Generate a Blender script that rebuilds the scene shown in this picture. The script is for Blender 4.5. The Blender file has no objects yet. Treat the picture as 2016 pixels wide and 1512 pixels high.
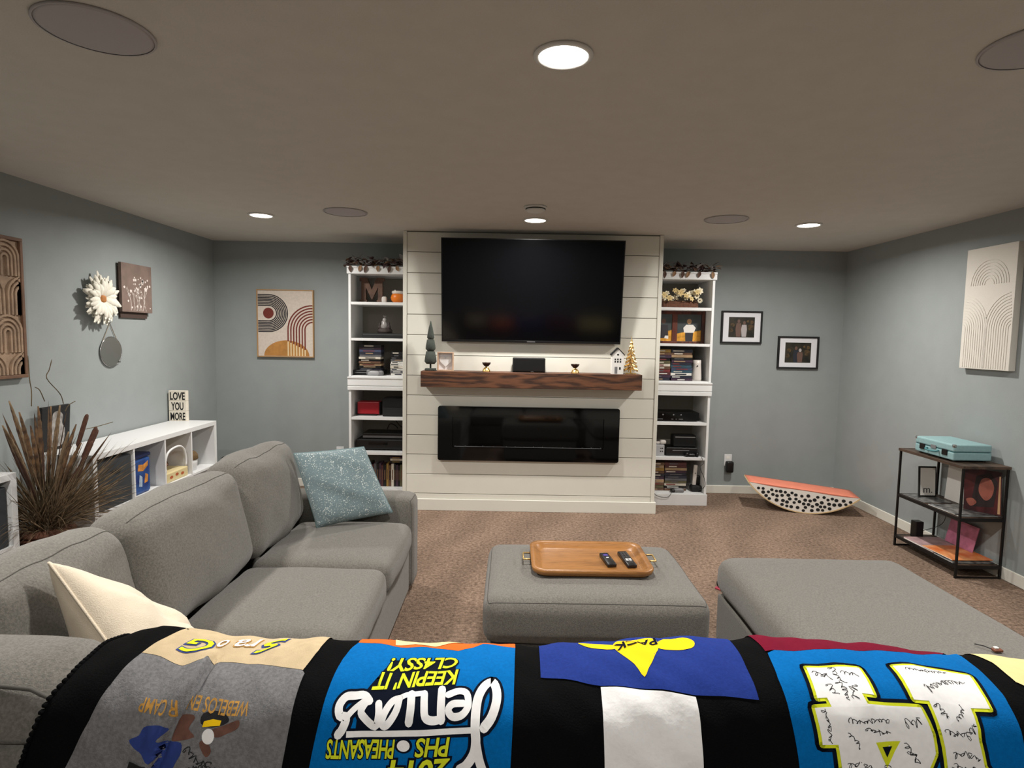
import bpy, bmesh, math, random
import numpy as np
from mathutils import Vector, Matrix
random.seed(7)
S = bpy.context.scene
COL = S.collection
# ------------------------------------------------------------------ camera, world, exposure
H = 2.44; XL = -2.95; XR = 3.292; YW = 5.89; YC = 5.146; YR = -2.4
CAM_F, CAM_YAW, CAM_PITCH, CAM_ROLL, CAM_H = 1160.89, -0.0018, -0.0797, 0.0176, 1.5465
_f = Vector((-math.sin(CAM_YAW)*math.cos(CAM_PITCH), math.cos(CAM_YAW)*math.cos(CAM_PITCH), math.sin(CAM_PITCH)))
_r = Vector((math.cos(CAM_YAW), math.sin(CAM_YAW), 0)); _u = _r.cross(_f)
_c, _s = math.cos(CAM_ROLL), math.sin(CAM_ROLL)
CR, CU = _c*_r+_s*_u, -_s*_r+_c*_u
cd = bpy.data.cameras.new('camera'); cam = bpy.data.objects.new('camera', cd); COL.objects.link(cam)
cam.matrix_world = Matrix(((CR.x, CU.x, -_f.x, 0), (CR.y, CU.y, -_f.y, 0), (CR.z, CU.z, -_f.z, CAM_H), (0, 0, 0, 1)))
cd.sensor_width = 36; cd.lens = CAM_F*36/2016; cd.clip_start = 0.05
S.camera = cam
w = bpy.data.worlds.new('world'); S.world = w; w.use_nodes = True
w.node_tree.nodes['Background'].inputs[0].default_value = (0.5, 0.55, 0.6, 1)
w.node_tree.nodes['Background'].inputs[1].default_value = 0.02
S.view_settings.view_transform = 'Standard'; S.view_settings.look = 'None'
S.view_settings.gamma = 1.0; S.view_settings.exposure = 0.0
S.view_settings.use_curve_mapping = False
LAMP_W = 33.0          # watts of each recessed ceiling lamp
LAMP_COL = (1.0, 0.96, 0.905)
LAMPS = [(-1.925, 4.58), (0.164, 4.58), (2.25, 4.58), (-1.935, 1.945), (0.148, 1.945), (2.25, 1.945), (0.148, -0.69)]

# survey helpers: a sight line of the camera meets a plane of the room
def ray(px, py): return _f+CR*((px-1008)/CAM_F)-CU*((py-756)/CAM_F)
O3 = Vector((0, 0, CAM_H))
def atx(px, py, X): d = ray(px, py); return O3+d*(X/d.x)
def at(px, py, Y): d = ray(px, py); return O3+d*(Y/d.y)
def atz(px, py, Z): d = ray(px, py); return O3+d*((Z-CAM_H)/d.z)

# ------------------------------------------------------------------ materials
def lin(c):
    return tuple(((v/255)/12.92 if v/255 <= .04045 else ((v/255+.055)/1.055)**2.4) for v in c)+(1,)
MATS = {}
def M(name, col, rough=.6, metal=0, var=0, vscale=40, bump=0, bscale=200, spec=.5, sheen=0, emit=0, stretch=None, col2=None, coat=0):
    if name in MATS: return MATS[name]
    m = bpy.data.materials.new(name); MATS[name] = m; m.use_nodes = True
    nt = m.node_tree; b = nt.nodes['Principled BSDF']
    c = lin(col); b.inputs['Base Color'].default_value = c
    b.inputs['Roughness'].default_value = rough; b.inputs['Metallic'].default_value = metal
    b.inputs['Specular IOR Level'].default_value = spec
    if sheen: b.inputs['Sheen Weight'].default_value = sheen; b.inputs['Sheen Roughness'].default_value = .5
    if coat: b.inputs['Coat Weight'].default_value = coat; b.inputs['Coat Roughness'].default_value = .05
    if emit:
        b.inputs['Emission Color'].default_value = c; b.inputs['Emission Strength'].default_value = emit
    tc = None
    def coords(sc):
        nonlocal tc
        if tc is None: tc = nt.nodes.new('ShaderNodeTexCoord')
        mp = nt.nodes.new('ShaderNodeMapping'); nt.links.new(tc.outputs['Object'], mp.inputs[0])
        if stretch: mp.inputs['Scale'].default_value = stretch
        n = nt.nodes.new('ShaderNodeTexNoise'); n.inputs['Scale'].default_value = sc; n.inputs['Detail'].default_value = 4
        nt.links.new(mp.outputs[0], n.inputs['Vector']); return n
    if var or col2:
        n = coords(vscale); r = nt.nodes.new('ShaderNodeValToRGB')
        r.color_ramp.elements[0].position = .35; r.color_ramp.elements[1].position = .65
        if col2: a, z = lin(col2), c
        else: a, z = tuple(x*(1-var) for x in c[:3])+(1,), tuple(min(1, x*(1+var)) for x in c[:3])+(1,)
        r.color_ramp.elements[0].color = a; r.color_ramp.elements[1].color = z
        nt.links.new(n.outputs['Fac'], r.inputs[0]); nt.links.new(r.outputs[0], b.inputs['Base Color'])
    if bump:
        n = coords(bscale); bp = nt.nodes.new('ShaderNodeBump'); bp.inputs['Strength'].default_value = bump
        bp.inputs['Distance'].default_value = .01
        nt.links.new(n.outputs['Fac'], bp.inputs['Height']); nt.links.new(bp.outputs[0], b.inputs['Normal'])
    return m
def wood(name, dark, light, scale=6, rough=.45, axis=0, rings=3.0, dist=6.0):
    if name in MATS: return MATS[name]
    m = bpy.data.materials.new(name); MATS[name] = m; m.use_nodes = True
    nt = m.node_tree; b = nt.nodes['Principled BSDF']; b.inputs['Roughness'].default_value = rough
    tc = nt.nodes.new('ShaderNodeTexCoord'); mp = nt.nodes.new('ShaderNodeMapping')
    sc = [scale]*3; sc[axis] = scale*.14; mp.inputs['Scale'].default_value = sc
    nt.links.new(tc.outputs['Object'], mp.inputs[0])
    n0 = nt.nodes.new('ShaderNodeTexNoise'); n0.inputs['Scale'].default_value = 1.0; n0.inputs['Detail'].default_value = 2
    nt.links.new(mp.outputs[0], n0.inputs['Vector'])
    mul = nt.nodes.new('ShaderNodeMath'); mul.operation = 'MULTIPLY'; mul.inputs[1].default_value = rings*dist
    nt.links.new(n0.outputs['Fac'], mul.inputs[0])
    sn = nt.nodes.new('ShaderNodeMath'); sn.operation = 'SINE'; nt.links.new(mul.outputs[0], sn.inputs[0])
    n1 = nt.nodes.new('ShaderNodeTexNoise'); n1.inputs['Scale'].default_value = 9; n1.inputs['Detail'].default_value = 6
    nt.links.new(mp.outputs[0], n1.inputs['Vector'])
    ad = nt.nodes.new('ShaderNodeMath'); ad.operation = 'MULTIPLY_ADD'; ad.inputs[1].default_value = .32; ad.inputs[2].default_value = 0.0
    nt.links.new(sn.outputs[0], ad.inputs[0])
    ad2 = nt.nodes.new('ShaderNodeMath'); ad2.operation = 'ADD'; nt.links.new(ad.outputs[0], ad2.inputs[0]); nt.links.new(n1.outputs['Fac'], ad2.inputs[1])
    r = nt.nodes.new('ShaderNodeValToRGB'); r.color_ramp.elements[0].position = .18; r.color_ramp.elements[1].position = .8
    r.color_ramp.elements[0].color = lin(dark); r.color_ramp.elements[1].color = lin(light)
    nt.links.new(ad2.outputs[0], r.inputs[0]); nt.links.new(r.outputs[0], b.inputs['Base Color'])
    bp = nt.nodes.new('ShaderNodeBump'); bp.inputs['Strength'].default_value = .15; bp.inputs['Distance'].default_value = .004
    nt.links.new(ad2.outputs[0], bp.inputs['Height']); nt.links.new(bp.outputs[0], b.inputs['Normal'])
    return m
def carpet_mat():
    m = bpy.data.materials.new('carpet'); MATS['carpet'] = m; m.use_nodes = True
    nt = m.node_tree; b = nt.nodes['Principled BSDF']; b.inputs['Roughness'].default_value = .95; b.inputs['Specular IOR Level'].default_value = .1
    tc = nt.nodes.new('ShaderNodeTexCoord')
    n1 = nt.nodes.new('ShaderNodeTexNoise'); n1.inputs['Scale'].default_value = 48; n1.inputs['Detail'].default_value = 5; n1.inputs['Roughness'].default_value = .75
    n2 = nt.nodes.new('ShaderNodeTexNoise'); n2.inputs['Scale'].default_value = 9; n2.inputs['Detail'].default_value = 6; n2.inputs['Distortion'].default_value = .6
    nt.links.new(tc.outputs['Object'], n1.inputs['Vector']); nt.links.new(tc.outputs['Object'], n2.inputs['Vector'])
    r = nt.nodes.new('ShaderNodeValToRGB'); r.color_ramp.elements[0].position = .3; r.color_ramp.elements[1].position = .7
    r.color_ramp.elements[0].color = lin((84, 67, 56)); r.color_ramp.elements[1].color = lin((178, 153, 134))
    nt.links.new(n1.outputs['Fac'], r.inputs[0])
    # brushed pile: wedge-shaped swathes left by the vacuum cleaner
    mp = nt.nodes.new('ShaderNodeMapping'); mp.inputs['Rotation'].default_value = (0, 0, .5); nt.links.new(tc.outputs['Object'], mp.inputs[0])
    wv = nt.nodes.new('ShaderNodeTexWave'); wv.inputs['Scale'].default_value = .62; wv.inputs['Distortion'].default_value = 7.0; wv.inputs['Detail'].default_value = 2; wv.inputs['Detail Scale'].default_value = 1.2
    nt.links.new(mp.outputs[0], wv.inputs['Vector'])
    ad = nt.nodes.new('ShaderNodeMath'); ad.operation = 'ADD'; nt.links.new(wv.outputs['Fac'], ad.inputs[0]); nt.links.new(n2.outputs['Fac'], ad.inputs[1])
    mr = nt.nodes.new('ShaderNodeMapRange'); mr.inputs[1].default_value = .2; mr.inputs[2].default_value = 1.7; mr.inputs[3].default_value = .80; mr.inputs[4].default_value = 1.08
    nt.links.new(ad.outputs[0], mr.inputs[0])
    mx = nt.nodes.new('ShaderNodeMix'); mx.data_type = 'RGBA'; mx.blend_type = 'MULTIPLY'; mx.inputs[0].default_value = 1
    nt.links.new(r.outputs[0], mx.inputs[6]); nt.links.new(mr.outputs[0], mx.inputs[7]); nt.links.new(mx.outputs[2], b.inputs['Base Color'])
    n3 = nt.nodes.new('ShaderNodeTexNoise'); n3.inputs['Scale'].default_value = 140; n3.inputs['Detail'].default_value = 3
    nt.links.new(tc.outputs['Object'], n3.inputs['Vector'])
    bp = nt.nodes.new('ShaderNodeBump'); bp.inputs['Strength'].default_value = .9; bp.inputs['Distance'].default_value = .012
    nt.links.new(n3.outputs['Fac'], bp.inputs['Height']); nt.links.new(bp.outputs[0], b.inputs['Normal'])
    return m
carpet_mat()
M('wall_paint', (150, 156, 156), .75, var=.02, vscale=6, bump=.12, bscale=260, spec=.25)
M('ceiling_paint', (204, 200, 192), .9, var=.02, vscale=8, bump=.25, bscale=160, spec=.1)
M('white_trim', (226, 224, 214), .45, spec=.4)
M('shiplap', (224, 222, 211), .5, spec=.4, var=.012, vscale=5)
M('joint', (140, 138, 130), .8)
M('white_laminate', (225, 226, 226), .4, spec=.45)
M('shelf_back', (150, 145, 135), .7)
M('sofa_fabric', (113, 110, 104), .95, var=.2, vscale=170, bump=.35, bscale=420, spec=.15, sheen=.25)
M('sofa_piping', (92, 90, 86), .95, spec=.1)
M('black_plastic', (14, 14, 15), .35)
M('black_matte', (16, 16, 17), .75)
M('black_gloss', (4, 4, 5), .06, spec=.6)
M('screen', (5, 5, 7), .12, spec=.35)
M('black_metal', (24, 21, 20), .5, metal=.4)
M('chrome', (190, 190, 190), .2, metal=1)
M('gold', (222, 190, 128), .38, metal=1)
M('grey_plastic', (120, 120, 122), .5)
M('paper_white', (236, 234, 228), .8)

# ------------------------------------------------------------------ mesh helpers
ORG = {}
def org(o): return ORG.get(o.name, Vector((0, 0, 0))) if o is not None else Vector((0, 0, 0))
def tag(o, label, cat, group=None, kind=None):
    if label: o['label'] = label
    if cat: o['category'] = cat
    if group: o['group'] = group
    if kind: o['kind'] = kind
    return o
def thing(name, label, cat, loc, group=None):
    o = bpy.data.objects.new(name, None); COL.objects.link(o); o.empty_display_size = .05
    o.location = loc; ORG[o.name] = Vector(loc)
    return tag(o, label, cat, group)
def mk(name, vs, fs, mat, parent=None, smooth=False, loc=None):
    """vertices in room coordinates; the object sits at its thing's origin, or at loc"""
    base = org(parent) if parent is not None else (Vector(loc) if loc is not None else Vector((0, 0, 0)))
    me = bpy.data.meshes.new(name)
    me.from_pydata([(v[0]-base.x, v[1]-base.y, v[2]-base.z) for v in vs], [], fs)
    me.materials.append(MATS[mat] if isinstance(mat, str) else mat)
    if smooth: me.polygons.foreach_set('use_smooth', [True]*len(me.polygons))
    me.update()
    o = bpy.data.objects.new(name, me); COL.objects.link(o)
    if parent is not None: o.parent = parent
    else: o.location = base
    ORG[o.name] = base
    return o
def struct(o): o['kind'] = 'structure'; return o
BF = [(0, 3, 2, 1), (4, 5, 6, 7), (0, 1, 5, 4), (1, 2, 6, 5), (2, 3, 7, 6), (3, 0, 4, 7)]
def bxd(x0, x1, y0, y1, z0, z1):
    return [(x0, y0, z0), (x1, y0, z0), (x1, y1, z0), (x0, y1, z0), (x0, y0, z1), (x1, y0, z1), (x1, y1, z1), (x0, y1, z1)], list(BF)
def join(*ds):
    V, F = [], []
    for v, f in ds:
        n = len(V); V += list(v); F += [tuple(i+n for i in g) for g in f]
    return V, F
def bevel(d, r, seg=2):
    if r <= 0: return d
    bm = bmesh.new(); vs = [bm.verts.new(v) for v in d[0]]
    for f in d[1]: bm.faces.new([vs[i] for i in f])
    bmesh.ops.recalc_face_normals(bm, faces=bm.faces)
    bmesh.ops.bevel(bm, geom=bm.edges[:], offset=r, segments=seg, affect='EDGES', profile=.5)
    bm.verts.index_update(); out = ([tuple(v.co) for v in bm.verts], [tuple(v.index for v in f.verts) for f in bm.faces]); bm.free()
    return out
def tf(d, fn): return [tuple(fn(Vector(v))) for v in d[0]], d[1]
def rotz(a, c):
    m = Matrix.Rotation(a, 3, 'Z'); c = Vector(c); return lambda v: m@(v-c)+c
def rotax(a, ax, c):
    m = Matrix.Rotation(a, 3, ax); c = Vector(c); return lambda v: m@(v-c)+c
def box(name, x0, x1, y0, y1, z0, z1, mat, parent=None, bev=0, fn=None, loc=None, seg=2, smooth=False):
    d = bevel(bxd(min(x0, x1), max(x0, x1), min(y0, y1), max(y0, y1), min(z0, z1), max(z0, z1)), bev, seg)
    if fn: d = tf(d, fn)
    if parent is None and loc is None: loc = ((x0+x1)/2, (y0+y1)/2, min(z0, z1))
    return mk(name, d[0], d[1], mat, parent, smooth, loc)
def lathe(prof, c, n=20, cap=True):
    V, F = [], []
    for r, z in prof:
        for k in range(n):
            a = 2*math.pi*k/n; V.append((c[0]+r*math.cos(a), c[1]+r*math.sin(a), c[2]+z))
    for i in range(len(prof)-1):
        for k in range(n):
            k2 = (k+1) % n; F.append((i*n+k, i*n+k2, (i+1)*n+k2, (i+1)*n+k))
    if cap:
        F.append(tuple(range(n-1, -1, -1))); m = (len(prof)-1)*n; F.append(tuple(range(m, m+n)))
    return V, F
def tube(pts, r, n=6, closed=False):
    P = [Vector(p) for p in pts]; V, F = [], []; m = len(P)
    rs = r if isinstance(r, (list, tuple)) else [r]*m
    up = None
    for i, p in enumerate(P):
        if closed: t = P[(i+1) % m]-P[i-1]
        else: t = P[min(i+1, m-1)]-P[max(i-1, 0)]
        if t.length < 1e-9: t = Vector((0, 0, 1))
        t.normalize()
        if up is None:
            up = Vector((0, 0, 1)) if abs(t.z) < .9 else Vector((1, 0, 0))
        a = t.cross(up)
        if a.length < 1e-6: a = t.cross(Vector((.3, 1, .2)))
        a.normalize(); b = a.cross(t); up = b
        for k in range(n):
            q = 2*math.pi*k/n; V.append(tuple(p+(a*math.cos(q)+b*math.sin(q))*rs[i]))
    for i in range(m if closed else m-1):
        j = (i+1) % m
        for k in range(n):
            k2 = (k+1) % n; F.append((i*n+k, i*n+k2, j*n+k2, j*n+k))
    if not closed: F.append(tuple(range(n-1, -1, -1))); F.append(tuple(range((m-1)*n, m*n)))
    return V, F
def smoothpath(P, n=6, closed=False):
    P = [np.array(p, float) for p in P]; o = []
    Q = ([P[-1]]+P+[P[0], P[1]]) if closed else ([2*P[0]-P[1]]+P+[2*P[-1]-P[-2]])
    for i in range(1, len(Q)-2):
        a, b, c, d = Q[i-1:i+3]
        for k in range(n):
            t = k/n; o.append(.5*((2*b)+(-a+c)*t+(2*a-5*b+4*c-d)*t*t+(-a+3*b-3*c+d)*t**3))
    if not closed: o.append(Q[-2])
    return [tuple(float(x) for x in p) for p in o]
def prism(poly, axis, a, b):
    """poly: 2D outline; axis 'y': (x,z) swept y a..b; 'x': (y,z) swept; 'z': (x,y) swept"""
    def P(p, t): return {'y': (p[0], t, p[1]), 'x': (t, p[0], p[1]), 'z': (p[0], p[1], t)}[axis]
    n = len(poly); V = [P(p, a) for p in poly]+[P(p, b) for p in poly]
    F = [tuple(range(n)), tuple(range(2*n-1, n-1, -1))]+[(i, n+i, n+(i+1) % n, (i+1) % n) for i in range(n)]
    return fixn((V, F))
def fixn(d):
    bm = bmesh.new(); vs = [bm.verts.new(v) for v in d[0]]
    for f in d[1]:
        try: bm.faces.new([vs[i] for i in f])
        except ValueError: pass
    bmesh.ops.recalc_face_normals(bm, faces=bm.faces); bm.verts.index_update()
    out = ([tuple(v.co) for v in bm.verts], [tuple(v.index for v in f.verts) for f in bm.faces]); bm.free(); return out
def rmap(hx, hy, hz, r, puff=(0, 0, 0), noise=0, seed=0):
    rnd = random.Random(seed); ph = [rnd.uniform(0, 6.28) for _ in range(9)]; h = Vector((hx, hy, hz))
    def f(co):
        p = [math.copysign(1-(1-min(1, abs(t)))**1.7, t) for t in co]
        q = Vector((p[0]*hx, p[1]*hy, p[2]*hz))
        inn = Vector([max(-(h[i]-r), min(h[i]-r, q[i])) for i in range(3)]); d = q-inn
        if d.length > 1e-9: q = inn+d.normalized()*r
        x, y, z = q.x/hx, q.y/hy, q.z/hz
        q.x += puff[0]*x*(1-y*y)*(1-z*z); q.y += puff[1]*y*(1-x*x)*(1-z*z); q.z += puff[2]*z*(1-x*x)*(1-y*y)
        if noise:
            k = noise*(math.sin(9*q.x+5*q.y+ph[0])*math.sin(7*q.y-6*q.z+ph[1])+.6*math.sin(19*q.x-13*q.z+ph[2])*math.sin(17*q.y+11*q.z+ph[3])+.35*math.sin(41*q.y+8*q.x+ph[4])*math.sin(33*q.z+ph[5]))
            q += q.normalized()*k
        return q
    return f
def rbox(hx, hy, hz, r, n=14, puff=(0, 0, 0), noise=0, seed=0):
    """soft box: a cube grid rounded to radius r, each face bulging by puff"""
    bm = bmesh.new(); bmesh.ops.create_cube(bm, size=2)
    bmesh.ops.subdivide_edges(bm, edges=bm.edges[:], cuts=n-1, use_grid_fill=True)
    f = rmap(hx, hy, hz, r, puff, noise, seed); V = [tuple(f(v.co)) for v in bm.verts]
    bm.verts.index_update(); F = [tuple(v.index for v in g.verts) for g in bm.faces]; bm.free()
    return V, F
def seamloop(axis, side, *a, n=14):
    """the sewn edge around one face of a soft box"""
    f = rmap(*a); L = []
    k = [(-1+2*i/n, -1) for i in range(n)]+[(1, -1+2*i/n) for i in range(n)]+[(1-2*i/n, 1) for i in range(n)]+[(-1, 1-2*i/n) for i in range(n)]
    for u, v in k:
        co = [u, v]; co.insert(axis, side); L.append(f(co))
    return L
def cushion(name, ctr, h, r, parent, mat='sofa_fabric', puff=(0, 0, 0), noise=.003, seed=0, fn=None, seams=((2, 1),), pr=.0022, n=16, seam_part='all'):
    g = (lambda v: (fn(v) if fn else v)+Vector(ctr))
    d = rbox(*h, r, n, puff, noise, seed)
    o = mk(name, *tf(d, g), mat, parent, True)
    for ax, sd in seams:
        L = [g(p) for p in seamloop(ax, sd, *h, r, puff, noise, seed, n=n)]; part = seam_part
        if part == 'top': L = L[2*n+1:3*n]
        mk('piping', *tube(L, pr, 5, part != 'top'), 'sofa_piping', o, True)
    return o
def grid(fn, nu, nv):
    V = [tuple(fn(i/nu, j/nv)) for j in range(nv+1) for i in range(nu+1)]
    F = [(j*(nu+1)+i, j*(nu+1)+i+1, (j+1)*(nu+1)+i+1, (j+1)*(nu+1)+i) for j in range(nv) for i in range(nu)]
    return V, F
def pillow(c, T, n=18, pinch=.06, noise=.004, seed=1):
    """throw pillow from four corners (bl, br, tr, tl); two puffed faces sewn at the rim"""
    c = [Vector(p) for p in c]; nrm = (c[1]-c[0]).cross(c[3]-c[0]).normalized(); ctr = sum(c, Vector())/4
    rnd = random.Random(seed); ph = [rnd.uniform(0, 6.28) for _ in range(6)]
    V, F = [], []
    for side in (1, -1):
        for j in range(n+1):
            for i in range(n+1):
                u, v = 2*i/n-1, 2*j/n-1
                u, v = math.sin(u*math.pi/2), math.sin(v*math.pi/2)
                p = (c[0]*(1-u)*(1-v)+c[1]*(1+u)*(1-v)+c[2]*(1+u)*(1+v)+c[3]*(1-u)*(1+v))/4
                d = p-ctr
                p = ctr+d*(1-pinch*((1-v*v)*abs(u)**3+(1-u*u)*abs(v)**3))
                e = max(0, (1-u*u)*(1-v*v)); t = T*e**.42
                t += noise*e*(math.sin(4*u+6*v+ph[0])+.7*math.sin(9*u-5*v+ph[1])+.5*math.sin(13*v+7*u+ph[2]))
                V.append(tuple(p+nrm*t*side))
    m = (n+1)*(n+1)
    for s, o in ((1, 0), (-1, m)):
        for j in range(n):
            for i in range(n):
                a = o+j*(n+1)+i; q = (a, a+1, a+n+2, a+n+1); F.append(q if s == 1 else q[::-1])
    rim = [(i, 0) for i in range(n)]+[(n, j) for j in range(n)]+[(i, n) for i in range(n, 0, -1)]+[(0, j) for j in range(n, 0, -1)]
    edge = [V[j*(n+1)+i] for i, j in rim]
    return (V, F), edge
def text2d(s, size=1, offset=0, shear=0, align='CENTER', space=1.0):
    cu = bpy.data.curves.new('t', 'FONT'); cu.body = s; cu.size = size; cu.offset = offset; cu.shear = shear
    cu.align_x = align; cu.space_character = space; cu.resolution_u = 3
    return c2m(cu)
def c2m(cu):
    o = bpy.data.objects.new('t', cu); COL.objects.link(o)
    dg = bpy.context.evaluated_depsgraph_get(); dg.update()
    me = o.evaluated_get(dg).to_mesh()
    V = [(v.co.x, v.co.y) for v in me.vertices]; F = [tuple(p.vertices) for p in me.polygons]
    o.evaluated_get(dg).to_mesh_clear(); bpy.data.objects.remove(o); bpy.data.curves.remove(cu)
    return V, F
def fill2d(loops):
    cu = bpy.data.curves.new('t', 'CURVE'); cu.dimensions = '2D'; cu.fill_mode = 'BOTH'
    for L in loops:
        sp = cu.splines.new('POLY'); sp.points.add(len(L)-1); sp.use_cyclic_u = True
        for p, q in zip(sp.points, L): p.co = (q[0], q[1], 0, 1)
    return c2m(cu)
def stroke2d(path, wd, n=5, closed=False, caps=True):
    P = smoothpath(path, n, closed) if len(path) > 2 else [tuple(p) for p in path]
    m = len(P); V, F = [], []
    for i, p in enumerate(P):
        a = P[(i+1) % m] if closed else P[min(i+1, m-1)]; b = P[i-1] if closed or i > 0 else P[0]
        dx, dy = a[0]-b[0], a[1]-b[1]; L = math.hypot(dx, dy) or 1
        ww = wd[min(len(wd)-1, int(i/m*len(wd)))] if isinstance(wd, (list, tuple)) else wd
        nx, ny = -dy/L*ww/2, dx/L*ww/2
        V += [(p[0]+nx, p[1]+ny), (p[0]-nx, p[1]-ny)]
    for i in range(m if closed else m-1):
        j = (i+1) % m; F.append((2*i, 2*i+1, 2*j+1, 2*j))
    if caps and not closed:
        for p in (P[0], P[-1]):
            k = len(V); w2 = (wd[0] if isinstance(wd, (list, tuple)) else wd)/2
            V += [(p[0]+w2*math.cos(t*math.pi/4), p[1]+w2*math.sin(t*math.pi/4)) for t in range(8)]; F.append(tuple(range(k, k+8)))
    return V, F
def disc2d(cx, cy, rx, ry=None, n=20, a0=0):
    ry = ry or rx
    return [(cx+rx*math.cos(a0+2*math.pi*k/n), cy+ry*math.sin(a0+2*math.pi*k/n)) for k in range(n)], [tuple(range(n))]
def poly2d(P): return list(P), [tuple(range(len(P)))]
def xf(d, o, ax, ay, off=0):
    """2D shape onto a plane in the room: o + a*ax + b*ay, lifted off the plane by off"""
    o, ax, ay = Vector(o), Vector(ax), Vector(ay); n = ax.cross(ay).normalized()
    return [tuple(o+ax*v[0]+ay*v[1]+n*off) for v in d[0]], d[1]
def thick(d, n, t):
    """give a flat shape thickness t along -n"""
    n = Vector(n).normalized(); k = len(d[0]); V = list(d[0])+[tuple(Vector(v)-n*t) for v in d[0]]
    F = list(d[1])+[tuple(i+k for i in reversed(f)) for f in d[1]]
    cnt = {}
    for f in d[1]:
        for i in range(len(f)):
            e = (f[i], f[(i+1) % len(f)]); cnt[e] = cnt.get(e, 0)+1
    for a, b in list(cnt):
        if (b, a) not in cnt: F.append((a, a+k, b+k, b))
    return V, F
# ------------------------------------------------------------------ room shell
struct(box('floor', XL-.1, XR+.1, YR-.1, YW+.1, -.1, 0, 'carpet', loc=(0, 0, 0)))
struct(box('ceiling', XL-.1, XR+.1, YR-.1, YW+.1, H, H+.1, 'ceiling_paint', loc=(0, 0, H)))
struct(box('wall_back', XL-.1, XR+.1, YW, YW+.1, 0, H, 'wall_paint', loc=(0, YW, 0)))
struct(box('wall_left', XL-.1, XL, YR-.1, YW, 0, H, 'wall_paint', loc=(XL, 0, 0)))
struct(box('wall_right', XR, XR+.1, YR-.1, YW, 0, H, 'wall_paint', loc=(XR, 0, 0)))
struct(box('wall_rear', XL, XR, YR-.1, YR, 0, H, 'wall_paint', loc=(0, YR, 0)))
CXL, CXR = -.947, 1.292
def bb(name, pts): struct(mk(name, *pts, 'white_trim'))
def board(x0, x1, y0, y1, h=.083): return bevel(bxd(x0, x1, y0, y1, 0, h), .004, 1)
bb('baseboard_back', join(board(XL+.013, -1.52, YW-.013, YW), board(1.86, XR-.013, YW-.013, YW)))
bb('baseboard_left', board(XL, XL+.013, YR, YW))
bb('baseboard_right', board(XR-.013, XR, YR, YW))
bb('baseboard_rear', board(XL+.013, XR-.013, YR, YR+.013))
# shiplap chimney breast
ch = struct(box('wall_fireplace', CXL+.012, CXR-.012, YC+.014, YW, 0, H, 'joint', loc=((CXL+CXR)/2, YC, 0)))
zs = [.0, .148, .324, .499, .672, .848, 1.023, 1.198, 1.375, 1.552, 1.728, 1.905, 2.084, 2.262, 2.432]
for i in range(len(zs)-1):
    box('board', CXL+.034, CXR-.034, YC+.002, YC+.016, zs[i]+.0025, zs[i+1]-.0025, 'shiplap', ch, .0015)
for x0, x1 in ((CXL, CXL+.032), (CXR-.032, CXR)):
    box('corner_trim', x0, x1, YC-.004, YC+.02, .0, 2.438, 'shiplap', ch, .002)
for x0, x1 in ((CXL, CXL+.012), (CXR-.012, CXR)):
    box('side_panel', x0, x1, YC+.0205, YW-.001, 0, 2.438, 'shiplap', ch, .001)
box('base_trim', CXL-.012, CXR+.012, YC-.018, YC-.0045, 0, .103, 'white_trim', ch, .003)
for x0, x1 in ((CXL-.012, CXL-.0005), (CXR+.0005, CXR+.012)):
    box('base_trim', x0, x1, YC-.004, 5.40, 0, .103, 'white_trim', ch, .003)

# ------------------------------------------------------------------ ceiling fixtures
M('lamp_lens', (255, 250, 240), .5, emit=14)
M('fixture_white', (215, 213, 208), .5)
M('grille', (186, 182, 184), .85, bump=.4, bscale=900)
names = ['round recessed ceiling light above the striped abstract print', 'round recessed ceiling light right in front of the television',
         'round recessed ceiling light near the right wall, above the two black photo frames', 'round recessed ceiling light over the left sofa cushions',
         'large bright recessed ceiling light in the middle above the ottoman', 'round recessed ceiling light over the right side of the chaise',
         'recessed ceiling light behind the near sofa back']
for (x, y), nm in zip(LAMPS, names):
    t = thing('recessed_ceiling_light', nm, 'ceiling light', (x, y, H), 'recessed ceiling lights')
    d = lathe([(.083, -.0005), (.095, -.0005), (.095, -.006), (.080, -.010), (.078, -.004)], (x, y, H), 32, False)
    mk('trim_ring', *fixn(d), 'fixture_white', t, True)
    mk('lens', *lathe([(.0785, -.0035), (.0785, -.0055), (.06, -.0075), (.001, -.008)], (x, y, H), 32), 'lamp_lens', t, True)
    L = bpy.data.lights.new('lamp_light', 'AREA'); L.shape = 'DISK'; L.size = .15; L.energy = LAMP_W; L.color = LAMP_COL; L.spread = math.radians(168)
    lo = bpy.data.objects.new('lamp_light', L); COL.objects.link(lo); lo.parent = t; lo.location = (0, 0, -.013)
spk = [(-1.2585, 1.8425, 'large round flush ceiling speaker grille over the left sofa seats'), (-1.236, 4.415, 'round flush ceiling speaker grille above the left bookcase'),
       (1.566, 4.43, 'round flush ceiling speaker grille above the right bookcase'), (1.565, 1.83, 'round flush ceiling speaker grille over the chaise, cut by the picture edge')]
for x, y, nm in spk:
    t = thing('ceiling_speaker', nm, 'speaker', (x, y, H), 'ceiling speakers')
    mk('grille', *lathe([(.150, -.001), (.150, -.0045), (.140, -.0065), (.001, -.0075)], (x, y, H), 40), 'grille', t, True)
    mk('rim', *fixn(lathe([(.1505, -.001), (.157, -.001), (.157, -.006), (.1505, -.0065)], (x, y, H), 40, False)), 'grille', t, True)
t = thing('smoke_detector', 'white round smoke detector on the ceiling just before the television light', 'smoke detector', (.148, 4.13, H))
mk('base', *lathe([(.078, -.0005), (.078, -.012), (.07, -.014)], (.148, 4.13, H), 32), 'fixture_white', t, True)
mk('cover', *lathe([(.062, -.0145), (.066, -.02), (.064, -.03), (.05, -.036), (.001, -.037)], (.148, 4.13, H), 32), 'fixture_white', t, True)
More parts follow.
